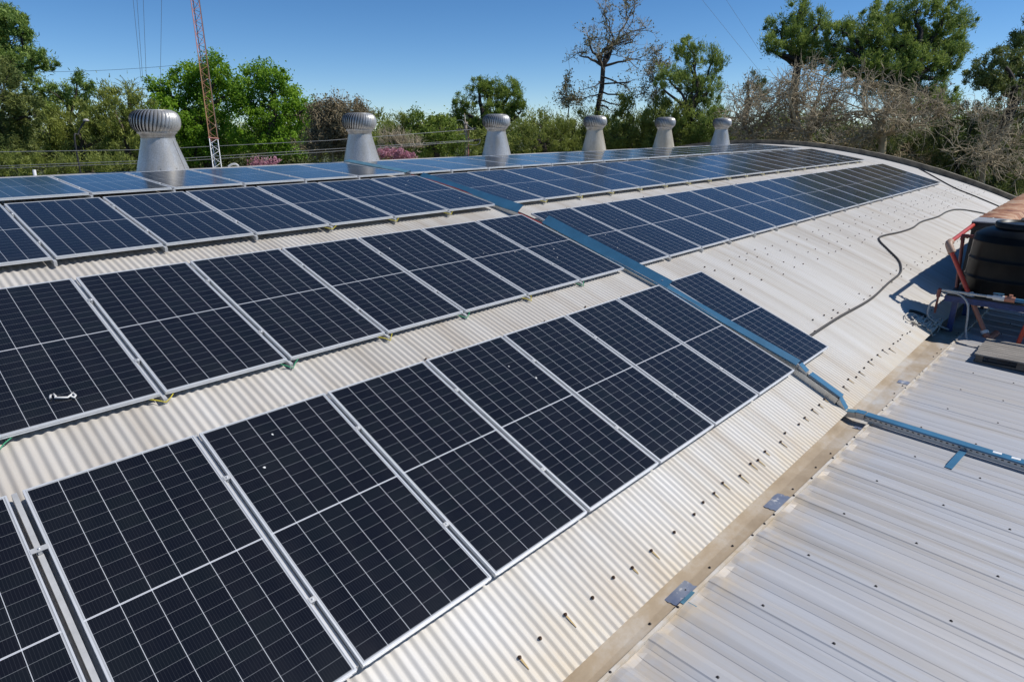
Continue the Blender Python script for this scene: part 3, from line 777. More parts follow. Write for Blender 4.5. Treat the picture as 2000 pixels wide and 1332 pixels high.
# rusty housing and its cap
hs = empty('rusty_housing', (20, 2.26, -3.76)); tag(hs, 'long dark housing with a rusty sheet metal cap behind the water tank', 'housing')
m = MB(); m.box(17.30, 27, 2.02, 2.50, -3.95, -2.27); kid(m.build('housing_wall', MAT['dark']), hs)
for (ya, yb) in ((2.47, 2.53), (2.0, 2.06)):
    m = MB(); m.box(17.02, 17.08, ya, yb, -3.95, -2.265); kid(m.build('corner_post', MAT['dark']), hs)
m = MB(); m.box(16.95, 17.75, 1.99, 2.54, -2.085, -2.06); kid(m.build('pale_front_cap', MAT['galv']), hs)
m = MB(); m.box(16.95, 16.97, 1.99, 2.54, -2.26, -2.087); m.box(16.972, 27, 2.52, 2.54, -2.26, -2.087); m.box(16.972, 27, 1.99, 2.01, -2.26, -2.087); kid(m.build('cap_skirt', MAT['dark']), hs)
m = MB(); vs = []; nn = 90
for i in range(nn+1):
    x = 17.76 + 9.3*i/nn; dz = .012*math.sin(i*1.15)
    vs += [(x, 1.90, -2.16+dz), (x, 1.99, -2.065+dz), (x, 2.27, -2.052+dz), (x, 2.54, -2.062+dz), (x, 2.58, -2.11+dz)]
m.add(vs, [(i*5+q, i*5+5+q, i*5+6+q, i*5+1+q) for i in range(nn) for q in range(4)], True); kid(m.build('rusty_cap', MAT['rust']), hs)
m = MB()
for k in range(4): m.box(17.10, 17.16, 2.09+k*.1, 2.15+k*.1, -2.62, -2.28)
kid(m.build('timber_packing', MAT['tan']), hs)
hs.location += Vector((-.30, -.20, .155))
# pipework
pp = empty('pipe_run', (14.0, 1.5, -3.72)); tag(pp, 'red plastic overflow pipe bent over the vault in front of the tank', 'pipe')
E_, D_, B_ = Vector((14.78, 2.375, -2.16)), Vector((16.65, 2.30, -1.99)), Vector((14.24, 1.40, -3.68))
d1 = (D_-E_).normalized(); d2 = (B_-E_).normalized(); mid = E_ + (B_-E_)*.60
m = MB(); m.tube([E_+d1*.1, D_], .040, 14); kid(m.build('upper_pipe', MAT['redpipe']), pp)
m = MB(); m.tube([E_+d2*.1, mid], .040, 14); kid(m.build('lower_pipe', MAT['redpipe']), pp)
m = MB(); m.tube([mid, B_], .040, 14); kid(m.build('lower_pipe', MAT['paleredpipe']), pp)
m = MB(); m.tube([E_+d1*.17, E_+d1*.07, E_+d1*.02+d2*.02, E_+d2*.07, E_+d2*.18], .066, 14); m.tube([E_+d2*.175, E_+d2*.20], .07, 14); kid(m.build('elbow', MAT['tan']), pp)
m = MB(); m.tube([mid-d2*.07, mid+d2*.07], .068, 14); m.tube([mid-d2*.085, mid-d2*.05], .082, 14); m.tube([mid+d2*.03, mid+d2*.055], .078, 14); kid(m.build('union_coupling', MAT['white']), pp)
m = MB(); m.tube([B_-d2*.09, B_-d2*.03], .062, 14); kid(m.build('end_collar', MAT['white']), pp)
m = MB(); m.tube([B_-d2*.02, B_+d2*.06, B_+Vector((.10, -.08, -.03)), B_+Vector((.22, -.13, .02))], .058, 12); kid(m.build('foot_elbow', MAT['paleredpipe']), pp)
ip = empty('inlet_pipe', (15.2, 2.05, -3.5)); tag(ip, 'thin brown pipe rising beside the tank to its shoulder', 'pipe')
q0, q1, q2 = Vector((14.72, 2.20, -3.3)), Vector((14.95, 2.33, -2.10)), Vector((14.95, 2.06, -2.09))
m = MB(); m.tube([q0, q1], .033, 10); m.tube([q1, q2], .033, 10); kid(m.build('riser', MAT['brownpipe']), ip)
m = MB(); m.tube([q1-Vector((0, 0, .08)), q1, q1+Vector((0, -.09, 0))], .046, 10); kid(m.build('elbow', MAT['brownpipe']), ip)
mf = empty('valve_manifold', (13.8, 1.6, -2.98)); tag(mf, 'horizontal pipe with a blue handled valve in front of the tank', 'pipe')
zz = -2.965; XM = 13.72
def py_(y): return Vector((XM, y, zz))
m = MB(); m.tube([py_(2.30), py_(1.60)], .024, 10); kid(m.build('pale_pipe', MAT['rope']), mf)
m = MB(); m.tube([py_(2.30), py_(2.35)], .034, 10); m.tube([py_(2.335), py_(2.335)-Vector((0, 0, .14))], .033, 10); m.tube([py_(2.335)-Vector((0, 0, .10)), py_(2.335)-Vector((0, 0, .45))], .02, 8); kid(m.build('drop_elbow', MAT['brownpipe']), mf)
m = MB(); m.tube([py_(1.60), py_(1.52), py_(1.50), py_(1.34)], [.03, .03, .05, .05], 12); vb_ = kid(m.build('valve_body', MAT['white']), mf)
m = MB(); m.box(XM-.014, XM+.014, 1.36, 1.52, zz+.065, zz+.085); m.tube([py_(1.43)+Vector((0, 0, .03)), py_(1.43)+Vector((0, 0, .066))], .014, 8); vh_ = m.build('valve_handle', MAT['blue']); vh_.parent = vb_
m = MB(); m.tube([py_(1.339), py_(1.19)], .052, 12); m.tube([py_(1.26)+Vector((0, 0, .0)), py_(1.26)+Vector((0, 0, .085))], .03, 10); kid(m.build('tan_union', MAT['paleredpipe']), mf)
m = MB(); m.tube([py_(1.189), py_(1.05)], .036, 12); kid(m.build('blue_sleeve', MAT['blue']), mf)
m = MB(); m.tube([py_(1.049), py_(.99)], .052, 12); m.tube([py_(.86), py_(.82)], .05, 12); kid(m.build('white_ring', MAT['white']), mf)
m = MB(); m.tube([py_(.989), py_(.861)], .045, 12); m.tube([py_(.925), py_(.925)-Vector((0, 0, .16))], .045, 12); te_ = kid(m.build('tee', MAT['paleredpipe']), mf)
m = MB(); m.tube([py_(.925)-Vector((0, 0, .10)), py_(.925)-Vector((0, 0, .24))], .05, 12); m.build('tee_socket', MAT['tan']).parent = te_
m = MB(); m.tube([py_(.925)-Vector((0, 0, .20)), (XM+.05, 1.00, -3.75)], .036, 12); kid(m.build('drop_pipe', MAT['redpipe']), mf)
m = MB(); m.tube([py_(.819), py_(-.4)], .042, 12); kid(m.build('red_run', MAT['redpipe']), mf)
m = MB(); m.tube(smooth_path([(14.02, 2.10, -2.94), (13.99, 1.9, -2.95), (13.92, 1.75, -3.07), (13.90, 1.70, -3.30), (13.90, 1.68, -3.55), (13.82, 1.62, -3.73)]), .017, 8)
tag(m.build('grey_hose', MAT['greyhose']), 'thin grey hose hanging from the horizontal pipe down to the deck', 'hose')
m = MB(); m.tube(smooth_path([(14.02, 2.245, -3.11), (13.94, 2.32, -3.20), (13.90, 2.32, -3.40), (13.96, 2.24, -3.50), (14.12, 2.12, -3.63), (14.32, 2.0, -3.72)]), .017, 8)
tag(m.build('pale_hose', MAT['greyhose']), 'pale hose looping from the drop elbow into the gutter shade', 'hose')
m = MB(); rr = random.Random(4)
for k in range(11):
    u_ = rr.random(); cx, cy = 13.70+.45*u_+rr.uniform(-.3, .3), 2.46-.36*u_+rr.uniform(-.06, .06); a0 = rr.uniform(0, 6.28); ra, rb = rr.uniform(.15, .45), rr.uniform(.03, .10)
    pts = []
    for j in range(14):
        a = a0+j*.45; x, y = cx+ra*math.cos(a), cy+rb*math.sin(a)
        pts.append((x, y, max(arc(max(y, YE))+.015 if y > YE else -3.735, -3.735)+.02+.012*rr.random()))
    m.tube(pts, .011, 6)
tag(m.build('tangled_cord', MAT['rope']), 'tangle of pale cord lying where the vault meets the gutter', 'cord')
m = MB(); m.tube(smooth_path([(13.9, 2.62, arc(2.62)+.03), (14.0, 2.5, arc(2.5)+.05), (14.1, 2.36, arc(2.36)+.04), (14.2, 2.22, -3.60), (14.3, 2.1, -3.70), (14.5, 2.0, -3.72)]), .028, 8)
tag(m.build('black_hose', MAT['black']), 'short black hose beside the tangled cord at the vault edge', 'hose')

for o_ in (st, tk, ip, mf): o_.location += CL

# pallet
pl = empty('wooden_pallet', (12.9, .85, ZL-.04)); tag(pl, 'weathered grey wooden pallet lying on the deck before the tank', 'pallet')
px0, px1, py0, py1, zt = 12.62, 13.74, .08, 1.33, -3.600
x = px0
while x < px1-.06:
    m = MB(); wd = .098; m.box(x, x+wd, py0+random.uniform(-.012, .012), py1+random.uniform(-.012, .012), zt-.022+random.uniform(-.002, .002), zt)
    kid(m.build('deck_slat', MAT['pallet']), pl); x += wd + .014
for y in (py0+.02, (py0+py1)/2-.05, py1-.12):
    m = MB(); m.box(px0+.01, px1-.01, y, y+.10, zt-.046, zt-.0235); kid(m.build('stringer', MAT['palletd']), pl)
    for xx in (px0+.01, (px0+px1)/2-.06, px1-.13):
        m = MB(); m.box(xx, xx+.12, y, y+.10, zt-.122, zt-.0465); kid(m.build('block', MAT['palletd']), pl)
for xx in (px0+.01, (px0+px1)/2-.06, px1-.13):
    m = MB(); m.box(xx, xx+.11, py0, py1, zt-.142, zt-.1225); kid(m.build('bottom_slat', MAT['palletd']), pl)

#TREES
# ---------------------------------------------------------------- trees and plants
def ball(rng, n):
    v = rng.normal(size=(n, 3)); v /= np.linalg.norm(v, axis=1)[:, None]
    return v * (rng.random(n)**(1/3))[:, None]
def unit(v): return v/np.maximum(np.linalg.norm(v, axis=-1, keepdims=True), 1e-9)
def leaves(rng, C, rad, per, size, style, axis=None):
    """quads or needle triangles round clump centres C; returns verts, faces, tint"""
    n = len(C)*per; c = np.repeat(C, per, 0); rr = np.repeat(rad, per)
    base = np.repeat(rng.random(len(C)), per)*.55
    d = ball(rng, n); far = rng.random(n) < .35; d[far] = rng.normal(size=(far.sum(), 3))*.62
    if style in ('needle', 'feather'):
        if style == 'needle':
            dirs = unit(rng.normal(size=(n, 3)) + np.array([0, 0, .55])); p = c + d*rr[:, None]*.75
        else:
            ax = np.repeat(axis, per, 0); dirs = unit(ax + .55*rng.normal(size=(n, 3))); p = c + d*rr[:, None]*np.array([.8, .8, 1.0])
        L = size*rng.uniform(.7, 1.5, n)[:, None]; side = unit(np.cross(dirs, rng.normal(size=(n, 3))))*size*.16
        V = np.stack([p - side, p + side, p + dirs*L + side*.45, p + dirs*L - side*.45], 1)
    else:
        p = c + d*rr[:, None]; a = unit(rng.normal(size=(n, 3)) + np.array([0, 0, -.25])); b_ = unit(np.cross(a, rng.normal(size=(n, 3))))
        s = (size*rng.uniform(.6, 1.35, n))[:, None]
        V = np.stack([p - a*s*.55, p + b_*s*.36, p + a*s*.55, p - b_*s*.36], 1)
    F = np.arange(n*4).reshape(n, 4)
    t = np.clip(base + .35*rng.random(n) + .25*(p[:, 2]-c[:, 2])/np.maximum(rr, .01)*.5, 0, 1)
    return V.reshape(-1, 3), F, t
def limb(m, a, b, r0, r1, rng, bend=.12, n=5, sides=5):
    a, b = np.array(a), np.array(b); L = np.linalg.norm(b-a); off = rng.normal(size=3)*L*bend; off[2] = abs(off[2])*.3
    pts = []; rs = []
    for i in range(n+1):
        t = i/n; q = a + (b-a)*t + off*math.sin(math.pi*t)
        if 0 < i < n: q = q + rng.normal(size=3)*L*.018
        pts.append(q); rs.append(r0 + (r1-r0)*t)
    m.tube(pts, rs, sides, False); return pts
def lobes_world(lobes, depth, rng, thick):
    out = []
    for (px, py, rx, ry) in lobes:
        d = depth + rng.uniform(-1, 1)*thick*.4; c = np.array(at(px, py, d)); k = d/FPX
        out.append((c, rx*k, ry*k))
    return out
def tree(name, label, cat, depth, trunk, lobes, style='broad', mat='broad', bark='bark', seed=1, cpx=8.5, dens=1.9, per=60, leaf=5.0, group=None, rtrunk=.2, fill=1.0, split=.5):
    """trunk = (px at the ground line, px and py of the fork); lobes in directions from the viewpoint, sizes turned to metres"""
    rng = np.random.default_rng(seed); k = depth/FPX; per = int(per*1.5); leaf = leaf*.80; rtrunk = rtrunk*max(1, depth/40)
    fork = np.array(at(trunk[1], trunk[2], depth)); foot = np.array(at(trunk[0], trunk[2], depth)); foot[2] = GROUND
    root = empty(name, foot); tag(root, label, cat, group)
    bm = MB(); limb(bm, foot, fork, rtrunk*1.35, rtrunk*.8, rng, .03, 8, 8)
    LB = lobes_world(lobes, depth, rng, 2.0*np.mean([l[2] for l in lobes])*k)
    C = []; RD = []; AX = []
    fx, fy = np.array([_r.x, _r.y, 0]), np.array([_fw.x, _fw.y, 0]); fy /= np.linalg.norm(fy); fx /= np.linalg.norm(fx)
    for (c, rx, rz) in LB:
        joint = c - np.array([0, 0, rz*.45])
        limb(bm, fork, joint, rtrunk*.6, rtrunk*.22, rng, .10, 6, 5)
        nC = max(5, int(dens*rx*rz*math.pi/(math.pi*(cpx*k)**2)*fill))
        d = ball(rng, nC); d *= (np.maximum(np.linalg.norm(d, axis=1), .35)/np.maximum(np.linalg.norm(d, axis=1), 1e-6))[:, None]
        P = c + d[:, :1]*rx*fx + d[:, 1:2]*rx*.9*fy + d[:, 2:]*rz*np.array([0, 0, 1])
        C.append(P); RD.append(cpx*k*rng.uniform(.5, 1.7, nC)**1.2)
        AX.append(unit(unit(P-joint)*.9 + np.array([0, 0, .55 if style != 'droop' else -.5])))
        for p in P[::max(1, int(3/split*.5))]:
            limb(bm, joint + (c-joint)*rng.random(), p, rtrunk*.13, .008, rng, .12, 4, 3)
    C = np.concatenate(C); RD = np.concatenate(RD); AX = np.concatenate(AX)
    st = {'broad': 'leaf', 'pine': 'needle', 'feather': 'feather', 'droop': 'feather', 'sparse': 'leaf'}[style]
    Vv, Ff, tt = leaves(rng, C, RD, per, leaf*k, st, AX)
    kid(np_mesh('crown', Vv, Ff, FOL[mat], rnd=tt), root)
    kid(bm.build('trunk', MAT[bark]), root)
    return root
def bare(name, label, cat, depth, trunk, lobes, seed=1, mat='twig', rtrunk=.2, sprays=1.0, twl=26, tr=.45, leafmat=None, leafn=0, up=.25, group=None, leaf=3.5, main=True):
    rng = np.random.default_rng(seed); k = depth/FPX
    fork = np.array(at(trunk[1], trunk[2], depth)); foot = np.array(at(trunk[0], trunk[2], depth)); foot[2] = GROUND
    root = empty(name, foot); tag(root, label, cat, group)
    bm = MB(); tips = []; tw = MB()
    limb(bm, foot, fork, rtrunk*1.3, rtrunk*.85, rng, .03, 8, 8)
    fx, fy = np.array([_r.x, _r.y, 0]), np.array([_fw.x, _fw.y, 0])
    for (px, py, rx_, rz_) in lobes:
        d = depth + rng.uniform(-1, 1)*rx_*k*.8; c = np.array(at(px, py, d)); rx, rz = rx_*k, rz_*k
        main_pts = limb(bm, fork, c, rtrunk*.62, rtrunk*.16, rng, .16, 7, 6)
        ns = max(4, int(sprays*rx_*rz_/95))
        for s in range(ns):
            q = ball(rng, 1)[0]; p = c + q[0]*rx*fx + q[1]*rx*fy + np.array([0, 0, q[2]*rz])
            a = np.array(main_pts[rng.integers(3, 8)]) if rng.random() < .75 else c + ball(rng, 1)[0]*rx*.4
            bp = limb(bm, a, p, rtrunk*.13+.004, tr*k*1.1, rng, .2, 5, 4)
            ntw = rng.integers(5, 10)
            for t in range(ntw):
                o = np.array(bp[rng.integers(2, 6)]); dr = unit(unit(p-a)*.5 + rng.normal(size=3)*.75 + np.array([0, 0, up]))
                L = twl*k*rng.uniform(.4, 1.2); pts = [o]; cur = o.copy(); dd = dr.copy()
                for u in range(4):
                    dd = unit(dd + rng.normal(size=3)*.28 + np.array([0, 0, up*.2])); cur = cur + dd*L/4; pts.append(cur.copy())
                tw.tube(pts, [tr*k*1.0, tr*k*.9, tr*k*.75, tr*k*.6, tr*k*.4], 3, False)
                for u in range(2):
                    o2 = pts[rng.integers(1, 4)]; d2 = unit(dd + rng.normal(size=3)*.8); L2 = L*.45
                    tw.tube([o2, o2+d2*L2*.5+rng.normal(size=3)*L2*.06, o2+d2*L2], [tr*k*.6, tr*k*.5, tr*k*.35], 3, False)
                    tips.append(o2+d2*L2)
                tips.append(cur)
    kid(bm.build('trunk', MAT['bark' if leafmat == 'sparse' else 'twigb']), root); kid(tw.build('twigs', MAT[mat]), root)
    if leafmat:
        T = np.array(tips); T = T[rng.random(len(T)) < leafn]
        Vv, Ff, tt = leaves(rng, T, np.full(len(T), 6*k), 7, leaf*k, 'leaf')
        kid(np_mesh('crown', Vv, Ff, FOL[leafmat], rnd=tt), root)
    return root

tree('pine_tree', 'tall dark pine filling the top left corner', 'tree', 56, (-30, -25, 150), [(-45,62,60,50),(5,40,42,32),(38,58,22,28),(15,80,45,30),(88,124,26,13),(60,112,32,18),(25,118,45,22),(35,150,40,18),(-20,110,50,40)], 'pine', 'pine', 'barkdark', 11, 8, 1.8, 70, 6.5, rtrunk=.28)
tree('conifer_tree', 'drooping dark conifer at the left edge below the tall pine', 'tree', 50, (-20, -15, 240), [(0,180,45,50),(-20,150,50,40),(15,235,50,45),(30,285,38,35),(5,300,60,40),(55,215,30,30)], 'droop', 'pined', 'barkdark', 12, 9, 1.7, 80, 6.5, rtrunk=.25)
tree('pine_tree', 'small pine with an open crown right of the tall dark pine', 'tree', 57, (150, 135, 240), [(150,152,15,13),(165,172,20,18),(138,186,26,15),(95,172,30,14),(72,190,28,16),(110,212,40,20),(160,205,30,16)], 'pine', 'pine', 'bark', 13, 8, 1.9, 70, 6, rtrunk=.15)
tree('olive_bush_tree', 'olive green bushy tree behind the street lamp', 'tree', 54, (165, 160, 290), [(150,240,55,35),(205,205,22,20),(195,250,50,35),(150,290,55,35),(100,260,40,35),(90,300,50,30)], 'feather', 'olive', 'bark', 14, 10, 1.7, 70, 6.5)
tree('olive_bush_tree', 'olive green bushy tree just left of the largest vent', 'tree', 54, (255, 250, 290), [(215,190,24,22),(255,200,38,34),(235,245,55,40),(290,240,38,35),(260,295,55,35),(310,290,30,30)], 'feather', 'olive', 'bark', 15, 10, 1.7, 70, 6.5)
tree('scrub_bush', 'dry brownish scrub bush low at the left behind the ridge panels', 'bush', 46, (60, 60, 330), [(20,325,50,22),(80,328,55,20),(150,322,45,18),(215,318,45,18)], 'feather', 'olive', 'bark', 16, 8, 1.8, 60, 5, rtrunk=.06)
# palm seen above the olive trees
def palm(label, px, py, depth, seed):
    rng = np.random.default_rng(seed); c = np.array(at(px, py, depth)); foot = c.copy(); foot[2] = GROUND
    root = empty('palm_tree', foot); tag(root, label, 'tree')
    m = MB(); limb(m, foot, c, .3, .22, rng, .01, 6, 8); kid(m.build('trunk', MAT['bark']), root)
    m = MB()
    for q in range(26):
        az = rng.uniform(0, 6.28); el = rng.uniform(.1, 1.35); L = rng.uniform(1.5, 2.2); pts = []
        for i in range(8):
            t = i/7; e = el - .35*t*t; pts.append(c + np.array([math.cos(az)*math.cos(e), math.sin(az)*math.cos(e), math.sin(e)])*L*t)
        m.tube(pts, [.02]*7+[.006], 3, False)
        for i in range(1, 8):
            dv = unit(pts[i]-pts[i-1]); sd = unit(np.cross(dv, [0, 0, 1.]))
            for sg in (-1, 1):
                for h in (0, .5):
                    o = pts[i-1] + (pts[i]-pts[i-1])*h; e = o + (sd*sg*.85 + dv*.8 - np.array([0, 0, .25]))*.38*(1.1-i/9)
                    m.add([o, o+dv*.045, e], [(0, 1, 2)])
    o = kid(m.build('crown', FOL['ever']), root); a = o.data.attributes.new('tint', 'FLOAT', 'FACE'); a.data.foreach_set('value', rng.random(len(o.data.polygons)).astype(np.float32))
palm('palm crown showing above the olive trees left of the lattice mast', 254, 186, 62, 5)
tree('broadleaf_tree', 'bright green broadleaf tree behind the lattice mast', 'tree', 60, (400, 395, 230), [(425,138,32,30),(365,150,34,26),(395,165,40,35),(335,182,36,32),(298,165,14,15),(320,215,30,25),(410,210,60,45),(355,245,55,38),(430,270,60,38),(370,300,60,25),(458,165,22,34)], 'broad', 'broad', 'bark', 21, 8.5, 2.3, 62, 4.8, rtrunk=.28)
tree('broadleaf_tree', 'bright green broadleaf tree right of the lattice mast', 'tree', 58, (530, 530, 240), [(500,148,26,28),(535,165,34,38),(575,178,14,18),(580,210,28,34),(495,200,40,45),(540,230,55,42),(500,270,50,35),(560,285,45,30),(605,210,10,12)], 'broad', 'broad', 'bark', 22, 8.5, 2.3, 62, 4.8, rtrunk=.28)
bare('dry_shrub', 'leafless brown shrub between the bright green tree and the second vent', 'shrub', 50, (650, 650, 300), [(640,255,38,40),(660,222,28,26),(690,255,30,40),(625,290,35,30),(672,285,40,30),(630,225,20,22),(705,225,16,20)], 31, 'twigb', .12, 3.2, 26, .5, 'dry', .55, .9)
tree('broadleaf_tree', 'mid green low tree behind the pink blossom shrub', 'tree', 42, (770, 775, 290), [(775,250,32,25),(760,275,30,25),(800,240,26,20),(805,275,45,25)], 'feather', 'olive', 'bark', 23, 9, 1.7, 65, 5.2)
tree('broadleaf_tree', 'mid green leafy tree left of the utility pole', 'tree', 41, (845, 845, 280), [(835,240,40,25),(815,228,18,14),(860,255,35,28),(885,280,40,22),(830,280,50,25),(880,238,14,20)], 'broad', 'mid', 'bark', 24, 9, 1.7, 70, 4.6)
bare('grey_shrub', 'bare grey shrub above the pink blossom beside the second vent', 'shrub', 38, (765, 768, 305), [(755,272,20,22),(785,280,28,20),(810,288,20,12)], 32, 'twig', .05, 3.0, 22, .5, None, 0, .8)
tree('blossom_shrub', 'pink blossoming shrub low beside the second vent', 'shrub', 36.5, (768, 768, 310), [(755,300,22,9),(780,302,20,9),(800,306,14,6)], 'broad', 'pink', 'bark', 33, 5, 2.6, 45, 3.2, rtrunk=.04)
tree('blossom_shrub', 'pink blossoming shrub under the bright green trees', 'shrub', 31, (520, 520, 325), [(505,318,20,9),(530,316,18,7)], 'broad', 'pink', 'bark', 34, 5, 2.4, 40, 3.2, rtrunk=.04)
tree('round_pine_tree', 'round topped dark green pine behind the third vent', 'tree', 52, (950, 950, 255), [(935,168,24,16),(955,180,40,28),(992,172,26,20),(1004,195,22,28),(905,208,26,24),(960,222,50,26),(1012,218,13,22),(890,240,18,30),(925,255,30,25),(980,262,40,22)], 'pine', 'mid', 'barkdark', 25, 7, 2.1, 65, 4.6, rtrunk=.35)
tree('scrub_tree', 'olive scrubby tree between third and fourth vents', 'tree', 46, (1060, 1060, 275), [(1060,248,45,28),(1025,262,30,26),(1095,262,40,28),(1040,285,50,20),(1110,290,40,18)], 'feather', 'olive', 'bark', 26, 9, 1.8, 65, 5.0)
tree('scrub_tree', 'olive scrubby tree behind the fourth vent', 'tree', 48, (1150, 1150, 275), [(1150,240,35,28),(1135,265,40,28),(1185,262,35,28),(1160,290,45,18)], 'feather', 'olive', 'bark', 27, 9, 1.8, 65, 5.0)
# the tall bare tree
tb = bare('bare_tree', 'tall bare tree with a few dry leaves standing against the sky', 'tree', 48, (1166, 1178, 130), [(1180,30,28,28),(1192,70,34,30),(1232,25,28,38),(1228,80,34,34),(1148,70,22,28),(1132,110,28,22),(1250,118,26,24),(1262,55,16,26),(1165,105,26,22)], 41, 'twig', .20, .80, 26, .42, 'sparse', .22, .35)
rg = np.random.default_rng(6); m = MB(); tw = []
for (a, b) in (((1172,165),(1225,160)),((1170,185),(1130,200)),((1170,160),(1140,175)),((1168,195),(1215,215)),((1174,150),(1235,185)),((1168,205),(1200,222)),((1172,178),(1240,205))):
    P0, P1 = np.array(at(*a, 48)), np.array(at(*b, 48+rg.uniform(-1, 1))); pp_ = limb(m, P0, P1, .07, .02, rg, .16, 6, 5)
    for q in range(16):
        o = np.array(pp_[rg.integers(2, 7)]); dr = unit(rg.normal(size=3)+[0, 0, -.1]); e = o+dr*rg.uniform(.4, 1.0); m.tube([o, (o+e)/2+rg.normal(size=3)*.06, e], [.016, .012, .007], 3, False); tw.append(e)
kid(m.build('lower_branch', MAT['barkdark']), tb)
Vv, Ff, tt = leaves(rg, np.array(tw), np.full(len(tw), .22), 6, .12, 'leaf'); kid(np_mesh('foliage', Vv, Ff, FOL['sparse'], rnd=tt), tb); tag(tb.children[-1], kind='stuff')
bare('sapling', 'thin bare sapling left of the tall bare tree', 'tree', 48, (1120, 1112, 200), [(1104,160,8,16),(1110,190,12,18),(1125,195,14,16),(1098,195,8,12)], 42, 'twig', .05, 2.4, 18, .4, 'sparse', .35, .3)
bare('sapling', 'thin bare sapling between the tall bare tree and the pointed conifer', 'tree', 45, (1280, 1281, 170), [(1281,110,10,22),(1290,135,20,22),(1270,150,16,20),(1268,185,24,22)], 43, 'twig', .05, 2.2, 20, .4, 'sparse', .3, .4)
tree('olive_tree', 'olive bush with rounded top right of the fourth vent', 'tree', 46, (1230, 1228, 270), [(1225,205,20,18),(1230,230,30,26),(1255,255,40,28),(1205,265,35,28),(1240,285,50,20)], 'feather', 'olive', 'bark', 51, 9, 1.8, 70, 5.5)
tree('olive_tree', 'olive bush below the pointed conifer, left of the fifth vent', 'tree', 44, (1305, 1300, 270), [(1290,205,28,22),(1315,228,34,30),(1285,245,36,30),(1330,265,36,26),(1295,285,50,20)], 'feather', 'olive', 'bark', 52, 9, 1.8, 70, 5.5)
tree('conifer_tree', 'pointed conifer with several spires behind the fifth and sixth vents', 'tree', 43, (1345, 1348, 220), [(1343,82,12,16),(1338,100,22,20),(1360,112,24,22),(1394,108,8,14),(1398,132,20,24),(1308,150,26,20),(1290,160,14,12),(1345,165,34,34),(1380,180,30,30),(1370,215,40,35),(1340,240,36,30),(1395,245,34,35),(1370,275,40,20)], 'feather', 'cypress', 'barkdark', 53, 7.5, 2.0, 62, 5.0)
tree('conifer_tree', 'small dark conifer tip between the pointed conifer and the tangle', 'tree', 46, (1465, 1465, 200), [(1462,160,14,16),(1475,180,25,25)], 'feather', 'ever', 'barkdark', 54, 8, 1.6, 60, 5)
tree('tall_conifer', 'tall airy conifer left of the two above the bare tangle', 'tree', 52, (1560, 1558, 130), [(1560,18,22,26),(1525,55,30,22),(1500,85,20,16),(1515,98,24,12),(1560,60,30,26),(1590,60,20,20),(1568,95,34,18),(1545,80,36,22),(1600,40,22,18),(1580,115,40,16)], 'feather', 'cypress', 'barkdark', 61, 7.5, 2.0, 62, 5.2, rtrunk=.3)
tree('tall_conifer', 'broad tall conifer crowning the right of the picture', 'tree', 50, (1770, 1765, 160), [(1620,75,26,24),(1650,95,36,24),(1645,55,24,18),(1690,55,34,28),(1735,25,36,32),(1700,100,45,24),(1770,65,40,30),(1790,20,34,30),(1845,20,36,28),(1880,45,26,24),(1840,70,40,28),(1870,90,22,24),(1745,130,50,24),(1800,120,45,28),(1840,140,24,26),(1650,130,40,20),(1790,175,50,24),(1835,190,34,24),(1600,110,40,20),(1720,60,40,30),(1760,95,50,26),(1690,130,50,26),(1800,80,40,30),(1850,110,34,26),(1720,165,60,26),(1835,215,36,24),(1780,210,50,24)], 'feather', 'cypress', 'barkdark', 62, 7.5, 2.0, 62, 5.2, rtrunk=.4)
tree('pine_tree', 'dark pine at the right edge', 'tree', 35, (1990, 1985, 190), [(1950,110,22,16),(1925,128,24,14),(1905,150,26,20),(1945,150,36,22),(1985,90,20,26),(1990,130,30,30),(1960,175,40,20),(2010,60,20,40),(2005,175,30,30)], 'pine', 'pined', 'barkdark', 63, 8, 1.8, 70, 6, rtrunk=.3)
bare('bare_tree', 'tangled bare grey tree behind the far end of the ridge panels', 'tree', 39, (1470, 1470, 270), [(1470,190,45,30),(1440,225,40,35),(1500,225,45,35),(1530,185,40,32),(1450,265,45,22),(1520,265,50,20)], 71, 'twig', .2, 1.15, 36, .62, 'dry', .04, .15)
bare('bare_tree', 'tangled bare grey tree below the tall airy conifer', 'tree', 37, (1580, 1575, 265), [(1560,150,40,26),(1610,150,45,28),(1560,195,50,34),(1630,195,50,36),(1590,240,60,26),(1540,255,40,25),(1665,235,45,30)], 72, 'twig', .22, 1.1, 38, .62, 'dry', .03, .15)
bare('bare_tree', 'tangled bare grey tree below the broad tall conifer', 'tree', 35, (1730, 1725, 265), [(1690,165,45,28),(1745,185,50,30),(1795,205,45,28),(1710,225,55,30),(1780,245,50,28),(1830,225,36,30),(1690,265,60,22),(1650,275,40,18)], 73, 'twig', .22, 1.1, 38, .62, 'dry', .03, .15)
bare('bare_shrub', 'low bare branches just beyond the far parapet', 'shrub', 38, (1620, 1620, 290), [(1500,272,45,14),(1580,280,50,16),(1660,295,50,20),(1740,310,45,20),(1800,320,40,18)], 74, 'twigb', .12, 1.2, 34, .62, None, 0, .1)
bare('bare_shrub', 'bare yellowish branches in front of the dark evergreens at right', 'shrub', 31, (1940, 1935, 300), [(1915,225,30,34),(1960,215,30,24),(1930,270,36,34),(1975,290,30,34),(1940,325,45,30),(1890,300,40,30),(1985,345,25,30)], 75, 'twig', .12, .7, 42, .65, None, 0, .35)
tree('evergreen_tree', 'dark evergreen mass below the broad tall conifer', 'tree', 39, (1700, 1700, 280), [(1640,265,50,24),(1700,280,60,28),(1760,275,55,30),(1720,310,60,22),(1800,300,50,28)], 'feather', 'ever', 'barkdark', 81, 10, 1.8, 70, 6)
